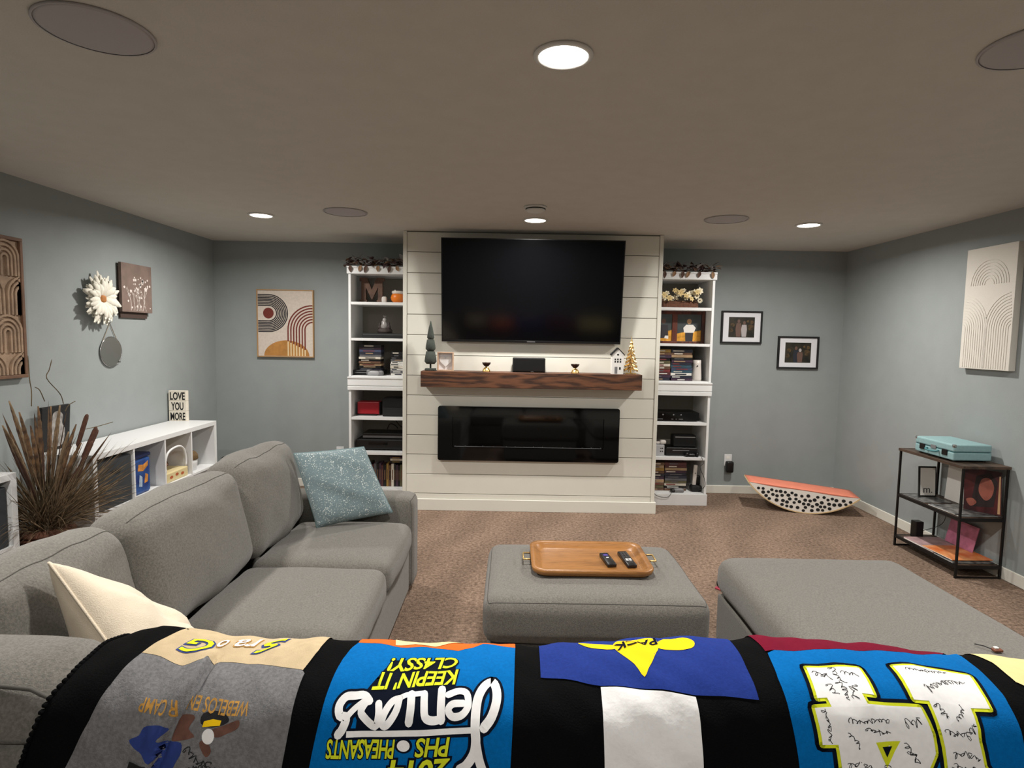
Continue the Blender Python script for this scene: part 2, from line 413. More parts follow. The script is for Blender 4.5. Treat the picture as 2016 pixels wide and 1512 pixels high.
mk('vent_slot', *fixn(lathe([(.0655, -.016), (.069, -.016), (.069, -.021), (.0655, -.021)], (.148, 4.13, H), 32, False)), 'black_matte', t)

# ------------------------------------------------------------------ television, mantel, fireplace
tilt = math.atan2(.14, .88)
t = thing('television', 'large flat black television mounted above the wooden mantel', 'television', (.166, 5.06, 1.48))
tv_w, tv_h = 1.55, .885
tl = at(867.5, 467, 4.995); tr = at(1232.5, 474, 4.995); bl_ = at(870.5, 672, 5.10); br_ = at(1220.5, 678, 5.10)
TVC = ((tl.x+tr.x+bl_.x+br_.x)/4, 5.047, (tl.z+tr.z+bl_.z+br_.z)/4); tv_w = ((tr.x-tl.x)+(br_.x-bl_.x))/2
tv_h = math.hypot((tl.z+tr.z-bl_.z-br_.z)/2, .105); tilt = math.atan2(.105, (tl.z+tr.z-bl_.z-br_.z)/2)
fn = rotax(tilt, 'X', TVC)
def tvb(name, x0, x1, y0, y1, z0, z1, mat, bev=.002):
    return box(name, TVC[0]+x0, TVC[0]+x1, TVC[1]+y0, TVC[1]+y1, TVC[2]+z0, TVC[2]+z1, mat, t, bev, fn)
hw, hh = tv_w/2, tv_h/2
tvb('housing', -hw, hw, .001, .035, -hh, hh, 'black_plastic', .004)
tvb('screen', -hw+.008, hw-.008, -.002, .0005, -hh+.02, hh-.008, 'screen', 0)
for a in ((-hw, hw, hh-.0075, hh), (-hw, hw, -hh, -hh+.0195), (-hw, -hw+.0075, -hh+.02, hh-.008), (hw-.0075, hw, -hh+.02, hh-.008)):
    tvb('bezel', a[0], a[1], -.005, .0005, a[2], a[3], 'black_plastic', .001)
tvb('logo_plate', -.035, .035, -.0062, -.0052, -hh+.006, -hh+.012, 'grey_plastic', 0)
box('wall_bracket', TVC[0]-.25, TVC[0]+.25, 5.112, YC+.001, TVC[2]-.1, TVC[2]+.12, 'black_metal', t)

wood('mantel_wood', (52, 31, 21), (106, 67, 44), scale=11, rough=.5, axis=0, rings=4.5, dist=7)
mt = thing('mantel_beam', 'thick dark stained wooden mantel beam below the television', 'mantel', (.17, 5.05, 1.11))
box('beam', -.762, 1.105, 4.952, YC-.005, 1.113, 1.247, 'mantel_wood', mt, .004)
MZ = 1.247
t = thing('electric_fireplace', 'long black glass linear electric fireplace set in white shiplap', 'fireplace', (.162, 5.12, .45))
fx0, fx1, fz0, fz1 = -.632, .955, .458, .936
ro = [(-.632+.02, .458), (.955-.02, .458)]
def rrect(x0, x1, z0, z1, r, n=5):
    o = []
    for cx, cz, a in ((x1-r, z0+r, -90), (x1-r, z1-r, 0), (x0+r, z1-r, 90), (x0+r, z0+r, 180)):
        for k in range(n+1):
            b = math.radians(a+90*k/n); o.append((cx+r*math.cos(b), cz+r*math.sin(b)))
    return o
F2 = fill2d([rrect(fx0, fx1, fz0, fz1, .018), rrect(-.505, .82, .575, .842, .004)])
d = thick(([(v[0], 5.108, v[1]) for v in F2[0]], F2[1]), (0, -1, 0), .036)
mk('glass_front', *fixn(d), 'black_gloss', t)
box('firebox', -.505, .82, 5.142, 5.1435, .575, .842, 'black_matte', t)
M('dark_glass', (10, 10, 11), .05, spec=.5)
box('viewing_pane', -.504, .819, 5.128, 5.130, .576, .841, 'dark_glass', t)
mk('ember_rail', *bevel(bxd(-.49, .805, 5.118, 5.1275, .578, .5815), .001, 1), 'grey_plastic', t)
rnd = random.Random(3)
M('crystal', (110, 114, 118), .3, spec=.8)
for k in range(16):
    x = -.47+k*.084+rnd.uniform(-.02, .02); r = rnd.uniform(.002, .0042)
    mk('glass_bead', *lathe([(.001, -r), (r, 0), (.001, r)], (x, 5.1195, .582+r), 6), 'crystal', t)

# ------------------------------------------------------------------ the two built-in bookcases
def bookcase(x0, x1, label):
    c = (x0+x1)/2; t = thing('bookcase', label, 'bookcase', (c, 5.64, 0))
    yf, yb = 5.432, 5.872
    for xa, xb in ((x0, x0+.022), (x1-.022, x1)):
        box('side_panel', xa, xb, yf, yb, .108, 1.03, 'white_laminate', t, .001)
        box('side_panel', xa, xb, yf, yb, 1.156, 2.094, 'white_laminate', t, .001)
    box('back_panel', x0+.0225, x1-.0225, yb-.008, yb, .108, 1.03, 'shelf_back', t)
    box('back_panel', x0+.0225, x1-.0225, yb-.008, yb, 1.156, 2.094, 'shelf_back', t)
    for za, zb in ((.09, .112), (.426, .452), (.755, .781), (1.14, 1.166), (1.488, 1.512), (1.817, 1.843)):
        box('shelf', x0+.0225, x1-.0225, yf+.003, yb-.0085, za, zb, 'white_laminate', t, .001)
    box('plinth', x0-.006, x1+.006, yf-.016, yf-.0005, 0, .107, 'white_laminate', t, .002)
    d = prism([(yf-.012, 1.034), (yf-.004, 1.034), (yf+.02, 1.034), (yf+.02, 1.155), (yf-.02, 1.155), (yf-.02, 1.143), (yf-.012, 1.132), (yf-.012, 1.078), (yf-.004, 1.074), (yf-.004, 1.068), (yf-.014, 1.064)], 'x', x0-.008, x1+.008)
    mk('moulding', *d, 'white_laminate', t)
    box('counter', x0-.004, x1+.004, yf+.0205, yb, 1.034, 1.14, 'white_laminate', t)
    d = prism([(yf-.014, 2.0955), (yf+.03, 2.0955), (yf+.03, 2.162), (yf-.02, 2.162), (yf-.02, 2.15), (yf-.014, 2.144)], 'x', x0-.01, x1+.01)
    mk('crown', *d, 'white_laminate', t)
    box('top', x0-.006, x1+.006, yf+.0305, yb, 2.0955, 2.118, 'white_laminate', t)
    return t
LB = (-1.4985, -.968); RB = (1.312, 1.8475)
bookcase(*LB, 'tall white bookcase left of the shiplap fireplace')
bookcase(*RB, 'tall white bookcase right of the shiplap fireplace')
# ------------------------------------------------------------------ sectional sofa
M('foot', (20, 17, 15), .6)
sf = thing('sectional_sofa', 'grey fabric U-shaped sectional sofa with chaise, seen over its back', 'sofa', (-.9, 2.2, 0))
XF = -.575                                     # front line of the left run
# left run
box('base', -1.60, XF-.01, 1.30, 3.40, .035, .285, 'sofa_fabric', sf, .012)
box('back_frame', -1.62, -1.47, 1.02, 3.40, .035, .74, 'sofa_fabric', sf, .03, seg=3)
cushion('arm', (-1.09, 3.503, .312), (.53, .1, .278), .055, sf, puff=(.0, .012, .012), noise=.002, seed=3, seams=((0, 1),))
for k, (y0, y1) in enumerate(((2.04, 2.712), (2.718, 3.398))):
    cushion('seat_cushion', (-.900, (y0+y1)/2, .372), (.338, (y1-y0)/2, .085), .06, sf, puff=(.012, 0, .022), noise=.0035, seed=10+k, seams=((2, -1),))
tb = lambda a: (lambda v: Matrix.Rotation(a, 3, 'Y')@v)
for k, (y0, y1) in enumerate(((1.33, 1.925), (1.93, 2.722), (2.727, 3.39))):
    cushion('back_cushion', (-1.325, (y0+y1)/2, .678), (.105, (y1-y0)/2, .235), .085, sf, puff=(.05, .012, .02), noise=.009, seed=20+k, fn=(tb(-.24) if k < 2 else (lambda v: Matrix.Rotation(-.24, 3, 'Y')@Vector((v.x, v.y+max(0, v.y)*.42*max(0, v.z), v.z*1.03)))), seams=((0, 1),), seam_part='top', pr=.0018, n=26)
# near run, its back turned to the viewer
box('base', -1.60, 1.985, 1.12, 2.03, .035, .285, 'sofa_fabric', sf, .012)
box('back_frame', -1.62, 2.0, 1.012, 1.115, .035, .782, 'sofa_fabric', sf, .02, seg=3)
for k, (x0, x1) in enumerate(((-1.2, -.56), (-.555, .2), (.205, .965))):
    cushion('seat_cushion', ((x0+x1)/2, 1.665, .372), ((x1-x0)/2, .365, .085), .045, sf, puff=(0, .01, .015), noise=.0025, seed=30+k, seams=())
def back_profile(x0, x1, name, nu=24):
    P = [(1.30, .47), (1.295, .70), (1.275, .815), (1.235, .872), (1.185, .889), (1.12, .889), (1.068, .873), (1.038, .843), (1.022, .80), (1.024, .79), (1.05, .787), (1.118, .787), (1.119, .47)]
    P2 = smoothpath(P[:9], 3)+P[9:]
    V, F = [], []; n = len(P2); cy, cz = 1.17, .75
    for i in range(nu+1):
        a = i/nu; e = min(a, 1-a)*(x1-x0)/.07; sc = math.sqrt(max(0, 1-(1-min(1, e))**2)); sc = .80+.20*sc
        x = x0+(x1-x0)*a
        for y, z in P2:
            zz = cz+(z-cz)*sc if z > cz else z
            dzz = dzf(x)*max(0, min(1, (z-.47)/.4)) if z > .79 else 0
            V.append((x, cy+(y-cy)*(sc if y < 1.05 or z > .6 else 1), zz+dzz-.002+.003*math.sin(23*x)*math.sin(31*y)))
    for i in range(nu):
        for k in range(n):
            k2 = (k+1) % n; F.append((i*n+k, i*n+k2, (i+1)*n+k2, (i+1)*n+k))
    F.append(tuple(range(n))); F.append(tuple(range(nu*n+n-1, nu*n-1, -1)))
    o = mk(name, *fixn((V, F)), 'sofa_fabric', sf, True)
    mk('piping', *tube([(x0+.03+(x1-x0-.06)*k/20, 1.055, .866+.003+dzf(x0+(x1-x0)*k/20)) for k in range(21)], .004, 5), 'sofa_piping', o, True)
DZT = [(-2, .012), (-1.15, .012), (-.95, .010), (-.88, .004), (-0.852, -0.0167), (-0.745, 0.0153), (-0.645, -0.0003), (-0.511, -0.0154), (-0.399, -0.0088), (-0.317, -0.0121), (-0.153, -0.0174), (0.019, -0.0179), (0.075, -0.0169), (0.183, -0.0104), (0.294, 0.002), (0.406, 0.0063), (0.489, 0.0042), (0.54, 0.0109), (0.675, 0.0051), (0.81, -0.0042), (0.957, -0.0226), (1.019, -0.0216), (1.145, -0.0322), (2.2, -.05)]
def dzf(u): return float(np.interp(u, [a for a, _ in DZT], [b for _, b in DZT]))
back_profile(-1.36, -.565, 'back_cushion'); back_profile(-.56, .20, 'back_cushion'); back_profile(.205, .965, 'back_cushion'); back_profile(.97, 1.96, 'back_cushion')
# chaise on the right
box('base', 1.065, 1.975, 2.035, 2.90, .035, .27, 'sofa_fabric', sf, .012)
cushion('chaise_cushion', (1.517, 2.12, .366), (.463, .81, .098), .075, sf, puff=(.008, .012, .012), noise=.0025, seed=41, seams=((2, -1),), n=22)
cushion('arm', (2.09, 1.55, .312), (.1, .53, .278), .055, sf, puff=(.012, 0, .012), noise=.002, seed=4, seams=((1, 1),))
for x, y in ((-1.5, 3.3), (-.66, 3.42), (-.66, 2.2), (-1.5, 1.2), (1.05, 2.75), (1.9, 2.75), (1.9, 1.2), (.2, 1.2)):
    box('foot', x-.03, x+.03, y-.03, y+.03, 0, .0345, 'foot', sf)

# ------------------------------------------------------------------ ottoman, tray, remotes
ot = thing('ottoman', 'grey fabric storage ottoman holding a wooden tray', 'ottoman', (.365, 2.7, 0))
box('base', -.085, .83, 2.36, 3.01, .03, .262, 'sofa_fabric', ot, .015, seg=3)
cushion('cushion', (.375, 2.69, .366), (.474, .35, .102), .06, ot, puff=(.006, .006, .02), noise=.002, seed=50, seams=((2, 1), (2, -1)), n=22)
for x in (-.03, .76):
    for y in (2.42, 2.98): box('foot', x-.025, x+.025, y-.025, y+.025, 0, .0295, 'foot', ot)
M('tab', (110, 109, 106), .9)
for x in (.355, .382): box('closure_tab', x-.011, x+.011, 2.352, 2.3595, .225, .258, 'tab', ot, .001)
TZ = .489
wood('tray_wood', (98, 62, 28), (160, 110, 58), scale=14, rough=.35, axis=0, rings=1.2, dist=4)
tr_ = thing('wooden_tray', 'rectangular golden brown wooden tray with brass handles on the ottoman', 'tray', (.385, 2.72, TZ))
def rr(hx, hy, r, n=6): return rrect(-hx, hx, -hy, hy, r, n)
TC = Vector((.383, 2.722, TZ)); V, F = [], []
levels = [(.255, .175, .05, .0), (.272, .190, .06, .012), (.276, .194, .062, .03), (.272, .190, .06, .034), (.255, .173, .05, .034), (.246, .165, .045, .028), (.232, .150, .038, .012), (.222, .141, .034, .010)]
for hx, hy, r, z in levels: V += [(TC.x+p[0], TC.y+p[1], TC.z+z) for p in rr(hx, hy, r)]
n = 28
for i in range(len(levels)-1): F += [(i*n+k, i*n+(k+1) % n, (i+1)*n+(k+1) % n, (i+1)*n+k) for k in range(n)]
F += [tuple(range(n-1, -1, -1)), tuple(range((len(levels)-1)*n, len(levels)*n))]
mk('tray_body', *fixn((V, F)), 'tray_wood', tr_, True)
for s in (-1, 1):
    x = TC.x+s*.2765; xo = x+s*.034
    mk('handle', *tube([(x, TC.y-.04, TC.z+.024), (xo, TC.y-.04, TC.z+.024), (xo, TC.y-.03, TC.z+.024), (xo, TC.y+.03, TC.z+.024), (xo, TC.y+.04, TC.z+.024), (x, TC.y+.04, TC.z+.024)], .004, 6), 'gold', tr_, True)
RZ = TZ+.0105
M('purple', (74, 62, 140), .4); M('btn', (70, 70, 72), .5); M('btn_white', (225, 225, 225), .5)
def remote(lab, c, a, L, W, extra):
    t = thing('remote_control', lab, 'remote', (c[0], c[1], RZ)); f = rotz(a, (c[0], c[1], RZ))
    d = bevel(bxd(c[0]-W/2, c[0]+W/2, c[1]-L/2, c[1]+L/2, RZ, RZ+.018), .006, 3); mk('body', *tf(d, f), 'black_plastic', t, True)
    for bx_, by_, bw, bh, m in extra:
        mk('button', *tf(bevel(bxd(c[0]+bx_-bw/2, c[0]+bx_+bw/2, c[1]+by_-bh/2, c[1]+by_+bh/2, RZ+.0181, RZ+.0195), .0004, 1), f), m, t)
remote('small black remote with a purple pad, left one on the tray', (.470, 2.70), .13, .145, .044,
       [(0, .038, .022, .022, 'purple'), (-.01, .062, .008, .006, 'btn'), (.01, .062, .008, .006, 'btn'), (0, .006, .012, .008, 'btn_white'), (-.012, -.016, .008, .006, 'btn'), (.012, -.016, .008, .006, 'btn'), (-.012, -.03, .008, .006, 'btn'), (.012, -.03, .008, .006, 'btn')])
ex = [(dx, .06-.014*j, .009, .007, 'btn') for j in range(5) for dx in (-.013, 0, .013)]
ex += [(dx, -.02-.014*j, .012, .010, 'btn_white') for j in range(2) for dx in (-.0075, .0075)]+[(0, -.058, .02, .01, 'btn')]
remote('black remote with white buttons, right one on the tray', (.562, 2.71), .10, .175, .046, ex)

# ------------------------------------------------------------------ pillows
M('teal_fabric', (128, 148, 152), .9, var=.0, bump=.4, bscale=260, sheen=.3)
def flecks(m):
    nt = m.node_tree; b = nt.nodes['Principled BSDF']; tc = nt.nodes.new('ShaderNodeTexCoord')
    v = nt.nodes.new('ShaderNodeTexVoronoi'); v.inputs['Scale'].default_value = 120; nt.links.new(tc.outputs['Object'], v.inputs['Vector'])
    n = nt.nodes.new('ShaderNodeTexNoise'); n.inputs['Scale'].default_value = 38; n.inputs['Detail'].default_value = 3; nt.links.new(tc.outputs['Object'], n.inputs['Vector'])
    a = nt.nodes.new('ShaderNodeMath'); a.operation = 'MULTIPLY_ADD'; a.inputs[1].default_value = .75; nt.links.new(n.outputs['Fac'], a.inputs[0]); nt.links.new(v.outputs['Distance'], a.inputs[2])
    r = nt.nodes.new('ShaderNodeValToRGB'); e = r.color_ramp.elements; e[0].position = .56; e[0].color = lin((222, 228, 226)); e[1].position = .70; e[1].color = lin((122, 143, 148))
    nt.links.new(a.outputs[0], r.inputs[0]); nt.links.new(r.outputs[0], b.inputs['Base Color'])
flecks(MATS['teal_fabric'])
M('cream_fabric', (226, 212, 190), .9, var=.04, vscale=20, bump=.25, bscale=380, sheen=.2)
c4 = [at(624, 1038, 3.205), at(772, 1008, 3.36), at(716, 880, 3.352), at(579, 893, 3.225)]
d, e = pillow(c4, .078, 24, .02, .009, 4)
pt = thing('teal_pillow', 'teal throw pillow with white flecks leaning on the far sofa arm', 'pillow', tuple((c4[0]+c4[1])/2))
mk('cover', *d, 'teal_fabric', pt, True); M('teal_edge', (120, 146, 150), .9); mk('seam', *tube(e, .004, 5, True), 'teal_edge', pt, True)
c4 = [at(262, 1285, 1.43), at(345, 1275, 1.78), at(318, 1222, 1.86), at(97, 1108, 1.56)]
A_ = at(96, 1108, 1.50); B_ = Vector((-.86, 1.38, .62)); g_ = at(330, 1250, 1.78)-A_; c4 = [B_, B_+g_, A_+g_, A_]
d, e = pillow(c4, .105, 28, .02, .016, 9)
pt = thing('cream_pillow', 'plain cream throw pillow tucked in the sofa corner behind the quilt', 'pillow', (-1.0, 1.6, .48))
mk('cover', *d, 'cream_fabric', pt, True); mk('seam', *tube(e, .004, 5, True), 'cream_fabric', pt, True)

# ------------------------------------------------------------------ white cube storage units along the left wall
M('bin_fabric', (52, 56, 60), .95, bump=.3, bscale=500, var=.08, vscale=300)
def cube_unit(lab, xf, y0, y1, top, ncol):
    t = thing('cube_shelf', lab, 'shelf', ((xf+XL)/2, (y0+y1)/2, 0)); xb = XL+.016; T = .036
    box('top_board', xb, xf, y0, y1, top-T, top, 'white_laminate', t, .0015)
    box('bottom_board', xb, xf, y0, y1, .0, T, 'white_laminate', t, .0015)
    for y in (y0, y1-T): box('side_board', xb, xf, y, y+T, T, top-T, 'white_laminate', t, .001)
    zm = top/2; ys = [y0+T+(y1-y0-2*T)*k/ncol for k in range(1, ncol)]
    box('middle_board', xb, xf-.002, y0+T, y1-T, zm-.008, zm+.008, 'white_laminate', t)
    for y in ys:
        box('divider', xb, xf-.002, y-.008, y+.008, zm+.0081, top-T, 'white_laminate', t); box('divider', xb, xf-.002, y-.008, y+.008, T, zm-.0081, 'white_laminate', t)
    return [y0+T]+ys+[y1-T], zm+.0081
CT = .775; cxf = -2.56; cy0, cy1 = 3.575, 5.095
ys, cz = cube_unit('long white cube storage shelf behind the left sofa with sign on top', cxf, cy0, cy1, CT, 4)
def bin_(lab, xf, y0, y1, z0, h):
    t = thing('storage_bin', lab, 'bin', (xf-.17, (y0+y1)/2, z0)); w_ = .33
    d = bevel(bxd(xf-w_, xf, y0, y1, z0, z0+h), .008, 2); mk('body', *d, 'bin_fabric', t)
    yc = (y0+y1)/2; zc = z0+h*.72
    d = thick(([(xf+.0016, yc+p[0], zc+p[1]) for p in rrect(-.05, .05, -.014, .014, .012)], [tuple(range(24))]), (1, 0, 0), .0012)
    mk('grip_slot', *fixn(d), 'black_matte', t)
bin_('charcoal fabric storage bin in the nearest cube of the long white shelf', cxf-.012, ys[0]+.018, ys[1]-.018, cz, .318)
# blue toy box
t = thing('toy_box', 'tall blue printed toy box with orange picture in the cube shelf', 'box', (cxf-.1, ys[1]+.13, cz))
M('box_blue', (38, 84, 150), .5, var=.25, vscale=14, col2=(24, 46, 110)); M('box_lid', (20, 34, 80), .4); M('box_pic', (204, 136, 60), .5, var=.3, vscale=25)
M('box_pale', (170, 190, 210), .5, var=.2, vscale=30)
yb0, yb1, xb0, xb1 = ys[1]+.035, ys[1]+.225, cxf-.24, cxf-.03
mk('carton', *bevel(bxd(xb0, xb1, yb0, yb1, cz, cz+.255), .02, 3), 'box_blue', t)
mk('lid', *bevel(bxd(xb0-.003, xb1+.003, yb0-.003, yb1+.003, cz+.2555, cz+.285), .012, 3), 'box_lid', t)
def side_print(name, pts, m, off=.0008): mk(name, *thick(([(xb1+off, yb0+p[0], cz+p[1]) for p in pts], [tuple(range(len(pts)))]), (1, 0, 0), .0006), m, t)
side_print('print', [(.04, .17), (.10, .16), (.155, .19), (.16, .225), (.10, .205), (.05, .215)], 'box_pic')
side_print('print', [(.05, .06), (.085, .05), (.09, .12), (.06, .14)], 'box_pale')
side_print('print', [(.11, .07), (.15, .075), (.155, .125), (.125, .14)], 'box_pic')
# toy play case
t = thing('toy_playset', 'white toy case with arched handle and cream base in the cube shelf', 'toy', (cxf-.15, (ys[2]+ys[3])/2, cz))
M('cream_plastic', (214, 198, 150), .5); M('toy_brown', (96, 68, 52), .7, var=.3, vscale=30); M('toy_orange', (180, 90, 50), .5); M('toy_pink', (180, 130, 120), .6, var=.2, vscale=30)
ya, yb_ = ys[2]+.03, ys[3]-.03
mk('tray_base', *bevel(bxd(cxf-.24, cxf-.02, ya, yb_, cz, cz+.075), .008), 'cream_plastic', t)
arc = [(cxf-.03, ya+.01, cz+.0755), (cxf-.03, ya+.005, cz+.17)]+[(cxf-.03, ya+(yb_-ya)*k/8, cz+.2+.055*math.sin(math.pi*(.12+.62*k/8))) for k in range(9)]
arc = smoothpath([(cxf-.03, ya+.012, cz+.08), (cxf-.03, ya+.012, cz+.17), (cxf-.03, ya+.06, cz+.235), (cxf-.03, (ya+yb_)/2+.03, cz+.255), (cxf-.03, yb_-.045, cz+.225), (cxf-.03, yb_-.012, cz+.15), (cxf-.03, yb_-.012, cz+.08)], 5)
mk('arched_handle', *tube(arc, .009, 6), 'white_laminate', t, True)
mk('backing', *bevel(bxd(cxf-.22, cxf-.21, ya+.01, yb_-.01, cz+.0755, cz+.22), .002), 'toy_pink', t)
for k, (dy, dz_, r, m) in enumerate(((.08, .11, .03, 'toy_brown'), (.16, .125, .035, 'toy_pink'), (.22, .105, .028, 'toy_brown'), (.12, .10, .02, 'paper_white'))):
    mk('figurine', *lathe([(.001, -r), (r*.8, -r*.6), (r, 0), (r*.7, r*.7), (r*.35, r*.9), (r*.45, r*1.25), (.001, r*1.6)], (cxf-.12-.02*k, ya+dy, cz+.0757+r), 10), m, t, True)
for k in range(3): mk('decal', *thick(([(cxf-.0193, ya+.07+.075*k+.022*math.cos(a), cz+.036+.012*math.sin(a)+.008*(k % 2)) for a in [i*.7 for i in range(9)]], [tuple(range(9))]), (1, 0, 0), .0005), 'toy_orange', t)
t = thing('brown_cap', 'small brown knitted cap on a white tub in the cube shelf', 'hat', (cxf-.1, ys[3]+.12, cz))
mk('tub', *lathe([(.05, 0), (.058, .06), (.06, .085), (.055, .09)], (cxf-.1, ys[3]+.14, cz), 18), 'white_laminate', t, True)
M('cap_knit', (110, 88, 58), .95, var=.2, vscale=80, bump=.5, bscale=300)
mk('cap', *lathe([(.062, .0905), (.066, .098), (.062, .13), (.045, .155), (.015, .165), (.001, .166)], (cxf-.1, ys[3]+.14, cz), 18), 'cap_knit', t, True)
# second unit, cut by the picture's left edge
ys2, cz2 = cube_unit('white cube storage shelf cut off by the left picture edge', -2.61, 2.30, 3.075, .787, 2)
for k in range(2): bin_(('charcoal fabric bin in the white cube shelf at the left picture edge', 'charcoal fabric bin further along in the cut-off white cube shelf')[1-k], -2.622, ys2[k]+.015, ys2[k+1]-.015, cz2, .32)
# LOVE YOU MORE block sign
lz = CT; lx0, lx1 = at(333, 824, 5.03).x, at(367.5, 823, 5.03).x; lt = at(350, 769, 5.03).z
t = thing('block_sign', 'cream wooden block sign reading LOVE YOU MORE on the cube shelf', 'sign', ((lx0+lx1)/2, 5.055, lz))
M('sign_cream', (228, 220, 204), .7, var=.04, vscale=20); M('ink_black', (24, 22, 22), .7)
hh_ = (lt-lz)/3
for k, wd in enumerate(('MORE', 'YOU', 'LOVE')):
    b = box('plank', lx0, lx1, 5.03, 5.068, lz+hh_*k+.0008, lz+hh_*(k+1)-.0008, 'sign_cream', t, .002)
    T2 = text2d(wd, .080, offset=.0022); xs = [v[0] for v in T2[0]]; w_ = max(xs)-min(xs); sx = (lx1-lx0)*(.84 if k != 1 else .70)/w_
    mk('lettering', *thick(xf(([(v[0]*sx, v[1]*1.12) for v in T2[0]], T2[1]), ((lx0+lx1)/2, 5.03, lz+hh_*k+.010), (1, 0, 0), (0, 0, 1), .0009), (0, -1, 0), .0007), 'ink_black', b)
# dark picture leaning behind the grasses
t = thing('dark_picture', 'black framed picture of a pale figure behind the dried grasses', 'picture', (-2.90, 3.73, CT))
box('frame', -2.925, -2.905, 3.61, 3.845, CT, CT+.285, 'black_matte', t, .003, fn=rotax(.07, 'Y', (-2.915, 3.7, CT)))
M('pale_figure', (150, 146, 142), .7, var=.35, vscale=30)
mk('print', *tf(thick(([(-2.9037, 3.73+p[0], CT+p[1]) for p in smoothpath([(-.05, .03), (.05, .03), (.07, .12), (.045, .17), (.05, .22), (.015, .25), (-.03, .24), (-.04, .19), (-.06, .15), (-.05, .10)], 4, True)], [tuple(range(40))]), (1, 0, 0), .0008), rotax(.07, 'Y', (-2.915, 3.7, CT))), 'pale_figure', t)

# ------------------------------------------------------------------ dried grasses in a wicker basket
M('wicker', (92, 56, 40), .8, var=.3, vscale=60, bump=.6, bscale=120)
M('grass_a', (124, 104, 80), .9, var=.3, vscale=30); M('grass_b', (92, 78, 56), .9, var=.3, vscale=30); M('cattail', (88, 58, 46), .95, var=.2, vscale=60, bump=.5, bscale=300)
M('feather_brown', (128, 98, 68), .9, var=.4, vscale=25, col2=(70, 52, 40)); M('feather_plum', (88, 62, 52), .9, var=.3, vscale=25)
PX, PY = -2.64, 3.30
t = thing('dried_grass_arrangement', 'dried brown grasses and feathers in a wicker basket between the cube shelves', 'plant', (PX, PY, 0))
for k in range(16):
    z = .012+k*.0255; r = .10+.045*math.sin(min(1, k/15)*2.2)
    mk('wicker_coil', *lathe([(r-.02, -.012), (r, -.008), (r+.004, 0), (r, .008), (r-.02, .012)], (PX, PY, z), 22, False), 'wicker', t, True)
mk('basket_core', *lathe([(.085, .0), (.12, .25), (.115, .41)], (PX, PY, .002), 22), 'wicker', t, True)
rnd = random.Random(11)
def blade(p0, p1, w_, bend, flat=True, n=7):
    p0, p1 = Vector(p0), Vector(p1); d = p1-p0; s_ = d.cross(Vector((rnd.uniform(-1, 1), rnd.uniform(-1, 1), .3))).normalized(); V, F = [], []
    for i in range(n+1):
        u = i/n; p = p0+d*u+Vector((0, 0, -1))*bend*u*u*d.length
        ww = w_*(math.sin(math.pi*min(1, .12+u*.9))**.8)
        q = d.cross(s_).normalized()*ww*.25
        V += [tuple(p-s_*ww), tuple(p+q), tuple(p+s_*ww), tuple(p-q)]
    for i in range(n):
        for k in range(4): F.append((4*i+k, 4*i+(k+1) % 4, 4*i+4+(k+1) % 4, 4*i+4+k))
    F += [(3, 2, 1, 0), (4*n, 4*n+1, 4*n+2, 4*n+3)]
    return V, F
G = {'grass_a': [], 'grass_b': []}
def aim(x0, x1, z0, z1): return Vector((max(XL+.02, PX+rnd.uniform(x0, x1)), PY+rnd.uniform(-.36, .40), rnd.uniform(z0, z1)))
for k in range(420):
    a = rnd.uniform(0, 6.28); r = rnd.uniform(0, .09); b0 = (PX+r*math.cos(a), PY+r*math.sin(a), .40)
    q = aim(-.25, .40, .62, 1.02); dy = q.y-PY
    if abs(dy) > .22: q.z = min(q.z, .98-.25*rnd.random())
    G['grass_a' if k % 3 else 'grass_b'].append(blade(b0, q, rnd.uniform(.0018, .0042), rnd.uniform(.02, .22)))
for k in range(190):
    a = rnd.uniform(0, 6.28); r = rnd.uniform(.02, .10); b0 = (PX+r*math.cos(a), PY+r*math.sin(a), .40)
    q = Vector((max(XL+.03, PX+.36*math.cos(a)+.1), PY+.40*math.sin(a), rnd.uniform(.50, .86))); G['grass_b' if k % 2 else 'grass_a'].append(blade(b0, q, rnd.uniform(.0012, .0025), rnd.uniform(.35, .6), n=10))
for m in G: tag(mk('grass', *join(*G[m]), m, t, True), None, None, kind='stuff')
for px, py, X, w_, m in ((22, 800, -2.55, .017, 'feather_brown'), (10, 845, -2.5, .02, 'feather_plum'), (95, 792, -2.62, .022, 'feather_brown'), (130, 808, -2.6, .018, 'feather_brown'),
                         (68, 815, -2.66, .02, 'feather_brown'), (45, 830, -2.52, .016, 'feather_plum'), (112, 835, -2.5, .02, 'feather_brown'), (166, 905, -2.5, .035, 'feather_plum'),
                         (214, 852, -2.48, .012, 'feather_brown'), (30, 885, -2.48, .02, 'feather_plum'), (82, 860, -2.5, .024, 'feather_plum'), (140, 868, -2.46, .02, 'feather_brown'), (8, 815, -2.6, .015, 'feather_brown')):
    tip = atx(px, py, X); b0 = Vector((PX, PY, .42)); b1 = b0+(tip-b0)*.38
    mk('feather', *blade(b1, tip+(tip-b0)*.05, w_*.62, .05, n=9), m, t, True)
    mk('stem', *tube([b0, b1, b0+(tip-b0)*.5], .0022, 5), 'grass_b', t)
